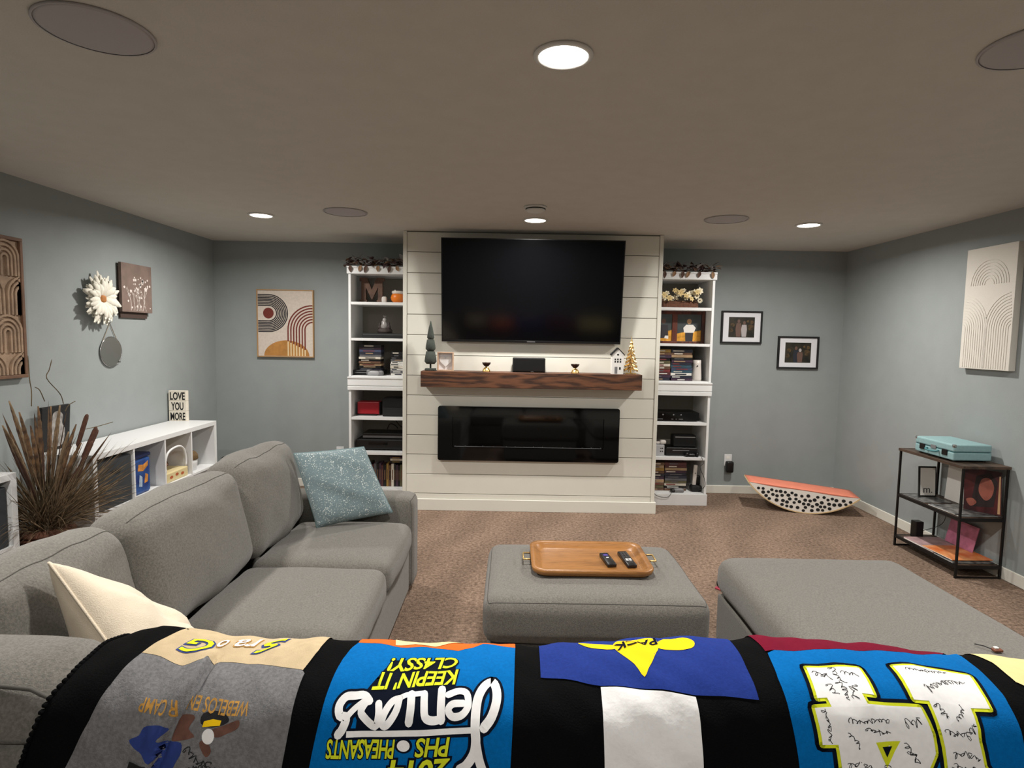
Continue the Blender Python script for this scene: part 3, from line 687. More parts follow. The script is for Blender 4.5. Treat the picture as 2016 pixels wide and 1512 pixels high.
for k, (px, py, X) in enumerate(((18, 790, -2.58), (38, 812, -2.5), (100, 800, -2.7), (118, 798, -2.55), (60, 838, -2.6), (150, 835, -2.6), (5, 838, -2.45), (160, 872, -2.42), (75, 800, -2.6), (135, 850, -2.46))):
    tip = atx(px, py, X); b0 = Vector((PX, PY, .42)); d_ = tip-b0; mid = b0+d_*.55+Vector((0, 0, .03))
    P = smoothpath([b0+d_*.35, mid, b0+d_*.8+Vector((0, 0, .02)), tip], 5); rr2 = [.003+.0095*math.sin(math.pi*min(1, .05+i/(len(P)-1)*.93))*(1 if i % 2 else .72) for i in range(len(P))]
    mk('plume', *tube(P, rr2, 7), 'feather_brown' if k % 3 else 'grass_a', t, True); mk('stem', *tube([b0, b0+d_*.2, b0+d_*.36], .002, 5), 'grass_b', t)
for px, py, X in ((172, 815, -2.5), (190, 840, -2.46), (186, 850, -2.5), (192, 845, -2.55), (182, 868, -2.45)):
    tip = atx(px, py, X); b0 = Vector((PX+.02, PY+.02, .42)); d_ = (tip-b0)
    mk('cattail', *tube([b0+d_*.70, b0+d_*.72, b0+d_*.80, b0+d_*.96, b0+d_*.99, tip], [.003, .011, .0125, .0125, .009, .002], 8), 'cattail', t, True)
    mk('stem', *tube([b0, b0+d_*.4+Vector((0, 0, .02)), b0+d_*.71], .0024, 5), 'grass_b', t)
for pts in (((125, 795), (118, 775), (92, 745), (97, 728), (102, 708)), ((62, 800), (62, 770), (58, 745), (55, 700)), ((222, 831), (190, 840), (168, 845)), ((88, 790), (78, 768), (68, 762)), ((148, 790), (135, 798), (128, 810))):
    mk('twig', *tube(smoothpath([atx(a, b, -2.62) for a, b in pts], 4), [.0025]*(4*(len(pts)-1))+[.0012], 5), 'grass_b', t)
# ------------------------------------------------------------------ metal side table and record player
wood('table_wood', (40, 28, 22), (84, 66, 52), scale=16, rough=.5, axis=1, rings=1.5, dist=4)
TX0, TX1, TY0, TY1, TTOP = 2.966, 3.272, 3.795, 4.43, .757
tb_ = thing('side_table', 'narrow three-tier side table of black metal and dark wood by the right wall', 'table', ((TX0+TX1)/2, (TY0+TY1)/2, 0))
lw = .013
for x in (TX0, TX1-lw):
    for y in (TY0, TY1-lw): box('leg', x, x+lw, y, y+lw, 0, TTOP-.02, 'black_metal', tb_, .001)
TSZ = [.088, .408, TTOP]
for z in TSZ:
    top = z == TTOP
    a, b = (0, 0) if top else (lw+.001, 0)
    if top: box('shelf_board', TX0-.006, TX1+.006, TY0-.006, TY1+.006, z-.0195, z, 'table_wood', tb_, .002)
    else:
        box('shelf_board', TX0+lw+.001, TX1-lw-.001, TY0+lw+.001, TY1-lw-.001, z-.018, z, 'table_wood', tb_, .001)
        for x in (TX0, TX1-lw): box('rail', x+.001, x+lw-.001, TY0+lw, TY1-lw, z-.022, z-.001, 'black_metal', tb_)
        for y in (TY0, TY1-lw): box('rail', TX0+lw, TX1-lw, y+.001, y+lw-.001, z-.022, z-.001, 'black_metal', tb_)
for y in (TY0, TY1-lw): box('rail', TX0+lw, TX1-lw, y+.002, y+lw-.002, .003, .013, 'black_metal', tb_)
# record player
M('turquoise', (140, 174, 177), .5, var=.05, vscale=60, bump=.2, bscale=600); M('turq_dark', (66, 122, 128), .6)
rp = thing('record_player', 'turquoise suitcase record player closed on top of the side table', 'record player', (3.12, 4.12, TTOP))
rx0, rx1, ry0, ry1 = 2.985, 3.245, 3.915, 4.295; rz = TTOP
for dx, dy in ((.03, .03), (.03, .35), (.23, .03), (.23, .35)):
    mk('foot', *lathe([(.012, 0), (.012, .009), (.01, .01)], (rx0+dx, ry0+dy, rz), 12), 'black_plastic', rp)
mk('case_bottom', *bevel(bxd(rx0, rx1, ry0, ry1, rz+.0102, rz+.066), .009, 3), 'turquoise', rp, False)
mk('case_lid', *bevel(bxd(rx0, rx1, ry0, ry1, rz+.068, rz+.118), .011, 3), 'turquoise', rp, False)
box('seam_band', rx0+.002, rx1-.002, ry0+.002, ry1-.002, rz+.0661, rz+.0679, 'turq_dark', rp)
for y in (ry0, ry1-.022):
    for x in (rx0, ): mk('corner_cap', *bevel(bxd(x-.0018, x+.02, y-.0018 if y == ry0 else y+.004, y+.02 if y == ry0 else y+.0238, rz+.098, rz+.1195), .006, 2), 'chrome', rp)
for y in (ry0+.055, ry1-.105):
    box('latch', rx0-.006, rx0-.0005, y, y+.05, rz+.035, rz+.075, 'black_metal', rp, .002)
d = tube(smoothpath([(rx0-.003, ry0+.135, rz+.055), (rx0-.022, ry0+.14, rz+.048), (rx0-.024, ry0+.19, rz+.044), (rx0-.022, ry0+.24, rz+.048), (rx0-.003, ry0+.245, rz+.055)], 5), .0065, 7)
mk('carry_handle', *d, 'turq_dark', rp, True)
box('handle_plate', rx0-.004, rx0-.0005, ry0+.165, ry0+.215, rz+.06, rz+.085, 'grey_plastic', rp, .001)
# middle tier
M('mag_grey', (110, 112, 112), .35, var=.4, vscale=18); M('mag_dark', (50, 50, 52), .3, var=.5, vscale=22, col2=(120, 120, 118)); M('clear_plastic', (170, 172, 172), .12)
def flat_item(name, lab, cat, x0, x1, y0, y1, z0, h, m, a=0, grp=None, edge=None):
    t = thing(name, lab, cat, ((x0+x1)/2, (y0+y1)/2, z0), grp); f = rotz(a, ((x0+x1)/2, (y0+y1)/2, 0))
    mk('sleeve', *tf(bevel(bxd(x0, x1, y0, y1, z0, z0+h), min(.0015, h*.3), 1), f), m, t)
    if edge: mk('paper_edge', *tf(bxd(x0-.0008, x0-.0001, y0+.006, y1-.006, z0+h*.25, z0+h*.75), f), edge, t)
    return t
z = TSZ[1]
flat_item('record_sleeve', 'grey record sleeve lying lowest on the middle tier of the side table', 'record', 2.975+.012, 3.25, 3.83, 4.12, z+.0005, .006, 'mag_grey', .03, 'records on the side table', 'paper_white')
flat_item('record_sleeve', 'shiny dark record sleeve lying on the grey sleeve, middle tier', 'record', 2.99, 3.245, 3.85, 4.10, z+.0068, .005, 'mag_dark', -.05, 'records on the side table', 'clear_plastic')
flat_item('record_sleeve', 'thin dark record sleeve lying at the far end of the middle tier', 'record', 2.99, 3.19, 4.16, 4.40, z+.0005, .004, 'mag_dark', .02, 'records on the side table', 'clear_plastic')
fr = thing('monogram_picture', 'small black and white frame with a lower-case m on the side table', 'picture', (3.18, 4.28, z+.005))
f0 = at(1814, 972, 4.30); a0, a1 = at(1812, 966, 4.30).x, at(1846, 972, 4.30).x; zt = at(1830, 920, 4.30).z
fz = z+.0052; ln = rotax(-.08, 'X', (0, 4.32, fz))
box('frame', a0, a1, 4.312, 4.324, fz, zt, 'black_matte', fr, .001, fn=ln)
box('print', a0+.010, a1-.010, 4.3105, 4.3117, fz+.011, zt-.011, 'paper_white', fr, 0, fn=ln)
T2 = text2d('m.', .075)
mk('lettering', *tf(thick(xf(T2, ((a0+a1)/2, 4.3102, fz+.03), (1, 0, 0), (0, 0, 1), .0003), (0, -1, 0), .0002), ln), 'ink_black', fr)
# album standing at the near end
M('album_red', (92, 34, 36), .35, var=.35, vscale=9, col2=(42, 18, 22)); M('album_skin', (146, 82, 68), .45, var=.15, vscale=14); M('album_hair', (32, 18, 20), .5); M('album_tan', (190, 150, 110), .5)
al = thing('album_cover', 'dark red record album with an abstract face leaning at the near end', 'record', (3.235, 3.98, z))
Q = [Vector((3.20, 4.09, z+.001)), Vector((3.20, 3.815, z+.001)), Vector((3.252, 3.815, z+.30)), Vector((3.252, 4.09, z+.30))]
Q = [Vector((3.135, 3.985, z+.0125)), Vector((3.255, 3.818, z+.0125)), Vector((3.262, 3.845, z+.300)), Vector((3.142, 4.012, z+.300))]
ax_, ay_ = (Q[1]-Q[0]), (Q[3]-Q[0]); aw, ah = ax_.length, ay_.length; ax_.normalize(); ay_.normalize(); an = ax_.cross(ay_).normalized()
mk('sleeve', *thick(xf(poly2d([(0, 0), (aw, 0), (aw, ah), (0, ah)]), Q[0], ax_, ay_), an, .004), 'album_red', al)
for k, (m, sh) in enumerate((('album_hair', [(.05, .10), (.07, .24), (.15, .275), (.19, .22), (.17, .05), (.06, .03)]), ('album_skin', smoothpath([(.085, .14), (.10, .22), (.145, .235), (.17, .18), (.155, .11), (.12, .085)], 4, True)), ('album_skin', smoothpath([(.015, .07), (.05, .085), (.075, .06), (.04, .03)], 4, True)), ('album_tan', [(aw-.018, .01), (aw-.004, .01), (aw-.004, ah-.03), (aw-.012, ah-.03)]))):
    mk('print', *thick(xf(poly2d([(p[0]*aw/.21, p[1]) for p in sh]) if k < 3 else poly2d(sh), Q[0], ax_, ay_, .0008+.0004*k), an, .0003), m, al)
t = thing('white_record_sleeve', 'plain white record sleeve standing behind the dark red album', 'record', (3.22, 4.1, z)); 
box('sleeve', 3.235, 3.24, 4.03, 4.30, z+.001, z+.295, 'paper_white', t, .001, fn=rotax(.06, 'Y', (3.235, 4.1, z)))
# bottom tier
z = TSZ[0]
M('album_orange', (206, 104, 48), .4, var=.35, vscale=10, col2=(228, 160, 104)); M('album_pinkgrey', (170, 140, 140), .5, var=.2, vscale=15); M('album_pink', (176, 104, 130), .5, var=.2, vscale=20)
flat_item('record_sleeve', 'pale pink record sleeve lying lowest on the bottom tier', 'record', 2.975, 3.24, 4.02, 4.33, z+.0005, .014, 'album_pinkgrey', .02, 'records on the side table', 'paper_white')
flat_item('record_sleeve', 'black record sleeve in the flat pile on the bottom tier', 'record', 2.972, 3.25, 3.83, 4.01, z+.0005, .010, 'mag_dark', .0, 'records on the side table', 'clear_plastic')
flat_item('record_sleeve', 'orange printed record sleeve on top of the bottom tier pile', 'record', 2.975, 3.255, 3.85, 4.13, z+.0148, .006, 'album_orange', .04, 'records on the side table', 'paper_white')
t = thing('pink_record_sleeve', 'dusty pink record sleeve leaning upright on the bottom tier', 'record', (3.2, 4.15, z+.02))
box('sleeve', 3.215, 3.22, 3.98, 4.24, z+.0212, z+.20, 'album_pink', t, .001, fn=rotax(.22, 'Y', (3.215, 4.1, z+.02)))
t = thing('small_speaker', 'small black box speaker on the bottom tier of the side table', 'speaker', (3.10, 4.36, z+.001))
box('cabinet', 3.065, 3.125, 4.335, 4.395, z+.001, z+.125, 'black_plastic', t, .004); box('grille', 3.07, 3.12, 4.3325, 4.3345, z+.008, z+.118, 'black_matte', t, .001)
tag(mk('table_cable', *tube(smoothpath([(3.262, 4.2, .72), (3.27, 4.22, .5), (3.268, 4.30, .33), (3.262, 4.34, .2), (3.13, 4.37, .13), (3.1265, 4.37, .12)], 6), .0022, 5), 'black_plastic', loc=(3.2, 4.3, .1)), 'thin black cable hanging behind the side table', 'cable')

# ------------------------------------------------------------------ balance board
M('coral', (226, 134, 108), .7, var=.05, vscale=20); M('dots_white', (228, 222, 214), .7); M('plywood', (206, 178, 134), .6)
BL, BR = Vector((2.235, 5.33, .0)), Vector((3.145, 5.10, .0)); bd = (BR-BL); bl2 = bd.length/2; bd.normalize(); bn = Vector((-bd.y, bd.x, 0)); BC = (BL+BR)/2
SAG, DEP, TLT = .205, .30, -.085
Rb = (bl2**2+SAG**2)/(2*SAG)
def bpt(a, z, d):  # along, height above chord (negative below), depth away from the viewer
    ca, sa = math.cos(TLT), math.sin(TLT); x, zz = a, z+SAG
    zc = Rb; x2 = x*ca-(zz-zc)*sa*1; z2 = zc+x*sa+(zz-zc)*ca
    return tuple(BC+bd*x2+bn*d+Vector((0, 0, z2+.001)))
arcp = []
th = math.asin(bl2/Rb)
for k in range(33):
    a = -th+2*th*k/32; arcp.append((Rb*math.sin(a), Rb-SAG-Rb*math.cos(a)))
bo = thing('balance_board', 'rocker balance board with coral top and black-dotted white side', 'balance board', tuple(BC))
inner = [(x*.985, z+.009) for x, z in arcp]
V = [bpt(x, z, .004) for x, z in inner]+[bpt(x, z, DEP) for x, z in inner]; n = len(inner)
F = [tuple(range(n)), tuple(range(2*n-1, n-1, -1))]+[(i, n+i, n+i+1, i+1) for i in range(n-1)]
mk('padded_body', *fixn((V, F)), 'dots_white', bo)
V = []
for x, z in arcp: V += [bpt(x, z, 0), bpt(x*.986, z+.0085, 0), bpt(x*.986, z+.0085, DEP+.004), bpt(x, z, DEP+.004)]
F = [(4*i+k, 4*i+(k+1) % 4, 4*i+4+(k+1) % 4, 4*i+4+k) for i in range(n-1) for k in range(4)]+[(0, 1, 2, 3), (4*n-4, 4*n-3, 4*n-2, 4*n-1)]
mk('plywood_rim', *fixn((V, F)), 'plywood', bo)
tz = inner[0][1]
V, F = grid(lambda u, v: bpt((-1+2*u)*bl2*.985, tz+.0006+(.010*math.sin(math.pi*u)*math.sin(math.pi*v)), .002+DEP*v), 16, 6); mk('coral_top', *thick((V, F), (0, 0, 1), .0005), 'coral', bo, True)
V, F = grid(lambda u, v: bpt((-1+2*u)*bl2*.97, tz-.0-(.010+.004*math.sin(9*u))*v*(1-abs(2*u-1)**3), .0032), 24, 2); mk('coral_flap', *thick((V, F), tuple(-bn), .001), 'coral', bo, True)
rnd = random.Random(5); pts = []
for k in range(4000):
    x = rnd.uniform(-bl2*.9, bl2*.9); zz = rnd.uniform(-SAG, -.02); r = rnd.uniform(.0125, .0165)
    zlow = Rb-SAG-math.sqrt(Rb*Rb-x*x)
    if zz-r*1.0 < zlow+.012 or zz+r > -.016: continue
    if all((x-a)**2+(zz-b)**2 > (.0145+r+.0065)**2 for a, b, _ in pts): pts.append((x, zz, r))
dots = join(*[thick(([bpt(p[0], p[1], .0026) for p in disc2d(x, zz, r*1.1, r, 10)[0]], [tuple(range(10))]), tuple(-bn), .0009) for x, zz, r in pts])
mk('printed_dots', *dots, 'black_matte', bo)

# ------------------------------------------------------------------ small floor and seat things
M('toy_pinkblk', (186, 70, 90), .6)
t = thing('pink_black_shoe', 'small black and pink slipper on the carpet beside the chaise', 'slipper', (1.37, 3.62, 0))
sx, sy = 1.345, 3.60
d = rbox(.035, .09, .022, .018, 8, (0, .0, .006)); mk('upper', *tf(d, lambda v: Matrix.Rotation(-.9, 3, 'Z')@v+Vector((1.39, 3.60, .036))), 'black_matte', t, True)
d = rbox(.037, .093, .006, .005, 6); mk('sole', *tf(d, lambda v: Matrix.Rotation(-.9, 3, 'Z')@v+Vector((1.39, 3.60, .0063))), 'toy_pinkblk', t, True)
d = rbox(.024, .02, .006, .005, 5); mk('bow', *tf(d, lambda v: Matrix.Rotation(-.9, 3, 'Z')@v+Vector((1.372, 3.615, .068))), 'toy_pinkblk', t, True)
t = thing('hair_clip', 'tiny brown and white clip with a dark prong lying on the chaise', 'hair clip', (1.715, 1.985, .477))
M('clip_brown', (120, 70, 50), .5)
d = rbox(.016, .010, .005, .004, 6); mk('clip_body', *tf(d, lambda v: v+Vector((1.72, 1.985, .4825))), 'clip_brown', t, True)
d = rbox(.007, .006, .003, .002, 5); mk('bead', *tf(d, lambda v: v+Vector((1.716, 1.986, .4905))), 'paper_white', t, True)
mk('prong', *tube([(1.706, 1.99, .4825), (1.69, 2.008, .485), (1.676, 2.03, .480)], .0018, 5), 'black_metal', t)
t = thing('black_headset', 'black headset-like coil of gear behind the far sofa cushion', 'headset', (-2.4, 5.45, 0))
c0 = at(508, 905, 5.45)
mk('headband', *tube(smoothpath([at(480, 906, 5.45), at(488, 890, 5.45), at(503, 881, 5.45), at(520, 884, 5.45), at(530, 900, 5.45)], 6), .014, 8), 'black_plastic', t, True)
mk('ear_pad', *tf(rbox(.05, .03, .07, .025, 8), lambda v: v+at(462, 915, 5.45)), 'black_matte', t, True)
mk('ear_pad', *tf(rbox(.04, .03, .05, .02, 8), lambda v: v+at(505, 905, 5.47)), 'grey_plastic', t, True)
mk('cable_loop', *tube(smoothpath([at(430, 912, 5.45), at(440, 900, 5.45), at(450, 905, 5.45), at(446, 918, 5.45), at(470, 925, 5.45)], 6), .007, 6), 'black_plastic', t, True)
hb = at(480, 930, 5.45); mk('storage_tub', *lathe([(.24, 0), (.27, hb.z-.06), (.28, hb.z-.05), (.26, hb.z-.045)], (-2.40, 5.45, .001), 24), 'black_matte', t, True)

# ------------------------------------------------------------------ outlets
def outlet(lab, p, plug_lab=None):
    x, z = p; t = thing('wall_outlet', lab, 'outlet', (x, YW, z))
    box('cover_plate', x-.038, x+.038, YW-.006, YW-.0003, z-.06, z+.06, 'white_laminate', t, .003)
    for dz_ in (-.026, .026): box('socket', x-.016, x+.016, YW-.0075, YW-.0062, z+dz_-.014, z+dz_+.014, 'paper_white', t, .0005)
    if plug_lab:
        q = thing('plug_adapter', plug_lab, 'plug', (x+.004, YW-.03, z-.12))
        mk('body', *tf(rbox(.037, .028, .058, .016, 8), lambda v: v+Vector((x+.006, YW-.0365, z-.062+(.0 if x > 0 else .03)))), 'black_plastic', q, True)
outlet('white wall outlet with a black adapter right of the bookcase', (2.209, .343), 'chunky black plug adapter in the outlet right of the bookcase')
outlet('white wall outlet left of the left bookcase, just above the teal pillow', (-1.713, .353), 'small black plug in the outlet above the teal pillow')

# ------------------------------------------------------------------ wall art
# abstract line art, back wall
M('canvas_cream', (206, 194, 182), .85, var=.05, vscale=60); M('art_black', (38, 34, 38), .8); M('art_rust', (110, 44, 34), .8); M('art_ochre', (176, 124, 62), .8, var=.12, vscale=20); M('frame_oak', (176, 138, 92), .6)
x0, x1, z0, z1 = -2.522, -1.962, 1.307, 1.971
t = thing('abstract_art', 'oak framed abstract print of black and rust stripes on the back wall', 'picture', ((x0+x1)/2, YW, z0)); yf = YW-.03
box('canvas', x0+.009, x1-.009, yf+.004, YW-.002, z0+.009, z1-.009, 'canvas_cream', t)
for a in ((x0, x1, z1-.008, z1), (x0, x1, z0, z0+.008), (x0, x0+.008, z0+.0085, z1-.0085), (x1-.008, x1, z0+.0085, z1-.0085)): box('frame_strip', a[0], a[1], yf-.004, YW-.001, a[2], a[3], 'frame_oak', t)
AW, AH = x1-x0, z1-z0
def ap(u, v): return (u/590*AW, (720-v)/720*AH)           # studied on a 590 x 720 sketch of the print
def art(name, d, m, off): mk(name, *thick(xf(d, (x0, yf+.004, z0), (1, 0, 0), (0, 0, 1), off), (0, -1, 0), .0004), m, t)
st = []
for k in range(8):
    r = 82+k*16.4; c = (123, 252); P = [ap(12, c[1]-r)]+[ap(c[0]+r*math.sin(a), c[1]-r*math.cos(a)) for a in [math.pi*i/18 for i in range(19)]]+[ap(12, c[1]+r)]
    r2 = r*.001*1
    st.append(stroke2d(P, .0105, 1, caps=False))
art('black_stripe', join(*st), 'art_black', .0008)
st = []
for k in range(7):
    r = 82+k*29.5; cx, cy = 590-9, 425
    P = [ap(590-12, cy-r)]+[ap(cx-r*math.sin(a), cy-r*math.cos(a)) for a in [math.pi/2*i/12 for i in range(13)]]
    cxx = cx-r; P.append(ap(cxx, 640-k*15)); st.append(stroke2d(P, .0135, 1, caps=False))
art('rust_stripe', join(*st), 'art_rust', .0010)
art('ochre_mound', poly2d([ap(306+236*math.cos(a), 708-168*math.sin(a)) for a in [math.pi*i/24 for i in range(25)]]), 'art_ochre', .0007)
st = [stroke2d([ap(581-(82+k*29.5), 640-k*15), ap(581-(82+k*29.5), 706)], .0125, 1, caps=False) for k in range(7)]
M('art_pale', (222, 200, 158), .8); art('pale_stripe', join(*st), 'art_pale', .0009)
art('red_dot', disc2d(*ap(120, 252), .053), 'art_rust', .0011)
# carved wood panel, left wall
M('carved_wood', (152, 128, 106), .8, var=.18, vscale=14, bump=.3, bscale=90); M('carved_frame', (112, 82, 62), .7, var=.2, vscale=12)
y0, y1, z0, z1 = 2.62, 3.557, 1.252, 2.076
t = thing('carved_wood_panel', 'brown carved wooden arch panel cut by the left picture edge', 'wall art', (XL, (y0+y1)/2, z0))
box('backing', XL+.001, XL+.02, y0+.021, y1-.021, z0+.021, z1-.021, 'carved_wood', t)
for a in ((y0, y1, z1-.02, z1), (y0, y1, z0, z0+.02), (y0, y0+.02, z0+.0205, z1-.0205), (y1-.02, y1, z0+.0205, z1-.0205)): box('frame_strip', XL+.001, XL+.036, a[0], a[1], a[2], a[3], 'carved_frame', t, .003)
def relief(P, wd, h, X, side, parent, m, name='arch_ridge'):
    d = stroke2d(P, wd, 1, caps=False); lo = xf(d, (X, 0, 0), (0, 1, 0), (0, 0, 1), 0)
    V = [(X+side*h, v[1], v[2]) for v in lo[0]]; mk(name, *fixn(thick((V, lo[1]), (side, 0, 0), h-.0003)), m, parent)
for row, (zb, zt) in enumerate(((1.274, 1.40), (1.405, 1.62), (1.625, 1.845), (1.85, 2.05))):
    sh = .0 if row % 2 else .115
    for cc in range(-1, 5):
        yc = y1-.02-.105-cc*.23+sh-.0
        for k in range(4):
            r = .1-k*.026; zc = zt-.1
            P = [(yc-r, zb)]+[(yc-r*math.cos(a), zc+r*math.sin(a)) for a in [math.pi*i/12 for i in range(13)]]+[(yc+r, zb)]
            P = [(max(y0+.03, min(y1-.03, p[0])), p[1]) for p in P]
            if max(p[0] for p in P)-min(p[0] for p in P) < .02: continue
            relief(P, .013, .012, XL+.02, 1, t, 'carved_wood')
# feather flower
M('feather_white', (232, 228, 214), .9, var=.05, vscale=50); M('flower_core', (178, 118, 66), .8, var=.2, vscale=60)
fc = Vector((XL, 4.2, 1.763)); t = thing('feather_flower', 'white feather flower ornament with tan centre on the left wall', 'wall art', tuple(fc))
rnd = random.Random(8)
for k in range(66):
    a = 2*math.pi*k/66*3+rnd.uniform(-.12, .12); L = rnd.uniform(.145, .20)*(1 if k < 44 else .8); X = XL+.012+.0007*k; w_ = rnd.uniform(.020, .030)
    dy, dz_ = math.cos(a), math.sin(a); V, F = [], []; n = 6
    for i in range(n+1):
        u = i/n; ww = w_*math.sin(math.pi*(.1+.85*u))**.7; rr_ = .012+(L-.012)*u; cx = X+.035*math.sin(u*2.2)
        px_, pz_ = rr_*dy, rr_*dz_
        V += [(cx-.004, fc.y+px_-dz_*ww, fc.z+pz_+dy*ww), (cx+.002, fc.y+px_, fc.z+pz_), (cx-.004, fc.y+px_+dz_*ww, fc.z+pz_-dy*ww)]
    for i in range(n):
        for q in (0, 1): F.append((3*i+q, 3*i+q+1, 3*i+4+q, 3*i+3+q))
    mk('feather', *fixn(thick(fixn((V, F)), (1, 0, 0), .0008)), 'feather_white', t, True)
mk('core', *tf(rbox(.02, .026, .026, .018, 8), lambda v: v+Vector((XL+.055, fc.y, fc.z))), 'flower_core', t, True)
# brown flower canvas
M('brown_canvas', (122, 104, 95), .8, var=.12, vscale=14); M('canvas_side', (70, 54, 48), .8); M('blossom', (226, 216, 210), .8)
y0, y1, z0, z1 = 4.437, 4.805, 1.685, 2.052
t = thing('flower_canvas', 'small brown canvas painted with white blossoms beside the feather flower', 'picture', (XL, 4.62, z0))
box('canvas', XL+.016, XL+.038, y0, y1, z0, z1, 'brown_canvas', t, .001); box('stretcher', XL+.0005, XL+.0155, y0+.01, y1-.035, z0-.045, z1-.03, 'canvas_side', t)
rnd = random.Random(21); bl_s = []
for k in range(46):
    y = rnd.gauss(.19, .075); z = rnd.uniform(.03, .27) if k > 12 else rnd.uniform(.16, .27); r = rnd.uniform(.004, .011)*(1.9 if k < 6 else 1)
    y = max(.03, min(.34, y)); P = [(y+r*(1+.35*math.sin(5*a))*math.cos(a), z+r*(1+.35*math.sin(5*a))*math.sin(a)) for a in [i*.524 for i in range(12)]]
    bl_s.append(poly2d(P))
for k in range(14):
    y = rnd.uniform(.1, .3); bl_s.append(stroke2d([(y, .012), (y+rnd.uniform(-.03, .03), .09), (y+rnd.uniform(-.06, .06), rnd.uniform(.12, .2))], .0022, 3, caps=False))
mk('painted_blossoms', *thick(xf(join(*bl_s), (XL+.038, y0, z0), (0, 1, 0), (0, 0, 1), .0008), (1, 0, 0), .0004), 'blossom', t)
# oval mirror
t = thing('oval_mirror', 'small oval hanging mirror on a cord, left wall', 'mirror', (XL, 4.34, 1.28))
M('mirror_glass', (176, 180, 178), .35, metal=1); cy, cz_ = 4.338, 1.386
O = disc2d(0, 0, .112, .106, 36)
mk('glass', *fixn(thick(xf(O, (XL+.0115, cy, cz_), (0, 1, 0), (0, 0, 1)), (1, 0, 0), .008)), 'mirror_glass', t)
mk('rim', *tube([(XL+.0095, cy+.115*math.cos(a), cz_+.109*math.sin(a)) for a in [2*math.pi*i/40 for i in range(40)]], .0035, 6, True), 'chrome', t, True)
M('cord', (150, 138, 120), .9)
mk('cord', *tube([(XL+.008, cy-.085, cz_+.075), (XL+.006, cy, 1.597), (XL+.008, cy+.07, cz_+.085)], .0028, 5), 'cord', t); mk('nail', *tf(lathe([(.004, 0), (.004, .012)], (0, 0, 0), 8), lambda v: Vector((XL+v.z+.0005, cy+v.x, 1.6+v.y))), 'chrome', t)
box('clip', XL+.0125, XL+.017, cy+.07, cy+.09, cz_-.082, cz_-.07, 'chrome', t)
# white textured panel, right wall
M('plaster_white', (214, 209, 200), .85, bump=.2, bscale=200)
y0, y1, z0, z1 = 3.845, 4.272, 1.38, 2.218
t = thing('white_relief_panel', 'tall white textured relief canvas with arches on the right wall', 'wall art', (XR, 4.06, z0)); X = XR-.045
box('canvas', X, XR-.001, y0, y1, z0, z1, 'plaster_white', t, .002)
ym = (y0+y1)/2
for cy_, zc, rs, z_lo, lim in ((y0, 1.66, [.03+.0195*q for q in range(11)], z0+.01, (y0+.008, ym+.005)), (y1, 1.66, [.03+.0195*q for q in range(11)], z0+.01, (ym-.005, y1-.008)), (ym, 1.96, [.04, .06, .08, .10, .12, .14, .16], 1.90, (y0+.02, y1-.02))):
    for r in rs:
        A = [math.pi*i/24 for i in range(25)]; P = [(cy_-r*math.cos(a), zc+r*1.05*math.sin(a)) for a in A]
        P = [p for p in P if lim[0] <= p[0] <= lim[1]]
        if len(P) < 3: continue
        if cy_ == y0: P = P+[(P[-1][0], z_lo)]
        elif cy_ == y1: P = [(P[0][0], z_lo)]+P
        relief(P, .006, .0028, X, -1, t, 'plaster_white')
# two black photo frames
M('mat_white', (226, 226, 230), .8); M('photo_dark', (52, 46, 34), .4, var=.5, vscale=16, col2=(18, 18, 14)); M('photo_gold', (84, 66, 40), .4, var=.6, vscale=30); M('photo_skin', (104, 78, 68), .5); M('photo_pale', (176, 168, 168), .5); M('photo_navy', (38, 42, 52), .5)
for (cx, cz0, lab, sc) in ((2.279, 1.682, 'black photo frame with white mat, upper left of the pair', 0), (2.852, 1.440, 'black photo frame with white mat, lower right of the pair', 1)):
    w2, h2 = .2025, .161; t = thing('photo_frame', lab, 'picture', (cx, YW, cz0-h2))
    for a in ((-w2, w2, h2-.016, h2), (-w2, w2, -h2, -h2+.016), (-w2, -w2+.016, -h2+.0162, h2-.0162), (w2-.016, w2, -h2+.0162, h2-.0162)): box('frame_strip', cx+a[0], cx+a[1], YW-.024, YW-.001, cz0+a[2], cz0+a[3], 'black_matte', t, .001)
    box('mat', cx-w2+.0165, cx+w2-.0165, YW-.012, YW-.002, cz0-h2+.0165, cz0+h2-.0165, 'mat_white', t)
    ph = box('photo', cx-.128, cx+.128, YW-.0135, YW-.0122, cz0-.1, cz0+.1, 'photo_dark', t)
    def pr(P, m, k): mk('print', *thick(xf(poly2d(P), (cx, YW-.0135, cz0), (1, 0, 0), (0, 0, 1), .0004+.0002*k), (0, -1, 0), .0002), m, ph)
    for k, (x_, z_, r) in enumerate(((-.09, .02, .02), (.09, .0, .03), (.1, .05, .018), (-.1, -.03, .02), (.06, .06, .012))): pr([(x_+r*(1+.3*math.sin(3*a+k))*math.cos(a), z_+r*math.sin(a)) for a in [i*.6 for i in range(10)]], 'photo_gold', 1)
    def person(x_, h, m1, m2, k): pr([(x_-.022, -.095), (x_+.022, -.095), (x_+.028, -.02), (x_+.022, h-.045), (x_-.022, h-.045), (x_-.03, -.02)], m1, k); pr(disc2d(x_, h-.026, .014, .018, 12)[0], m2, k+1)
    if sc == 0: person(-.03, .085, 'photo_skin', 'photo_skin', 2); person(.025, .07, 'photo_pale', 'photo_skin', 4)
    else: person(-.02, .07, 'photo_navy', 'photo_skin', 2); person(.02, .05, 'photo_skin', 'photo_pale', 4)
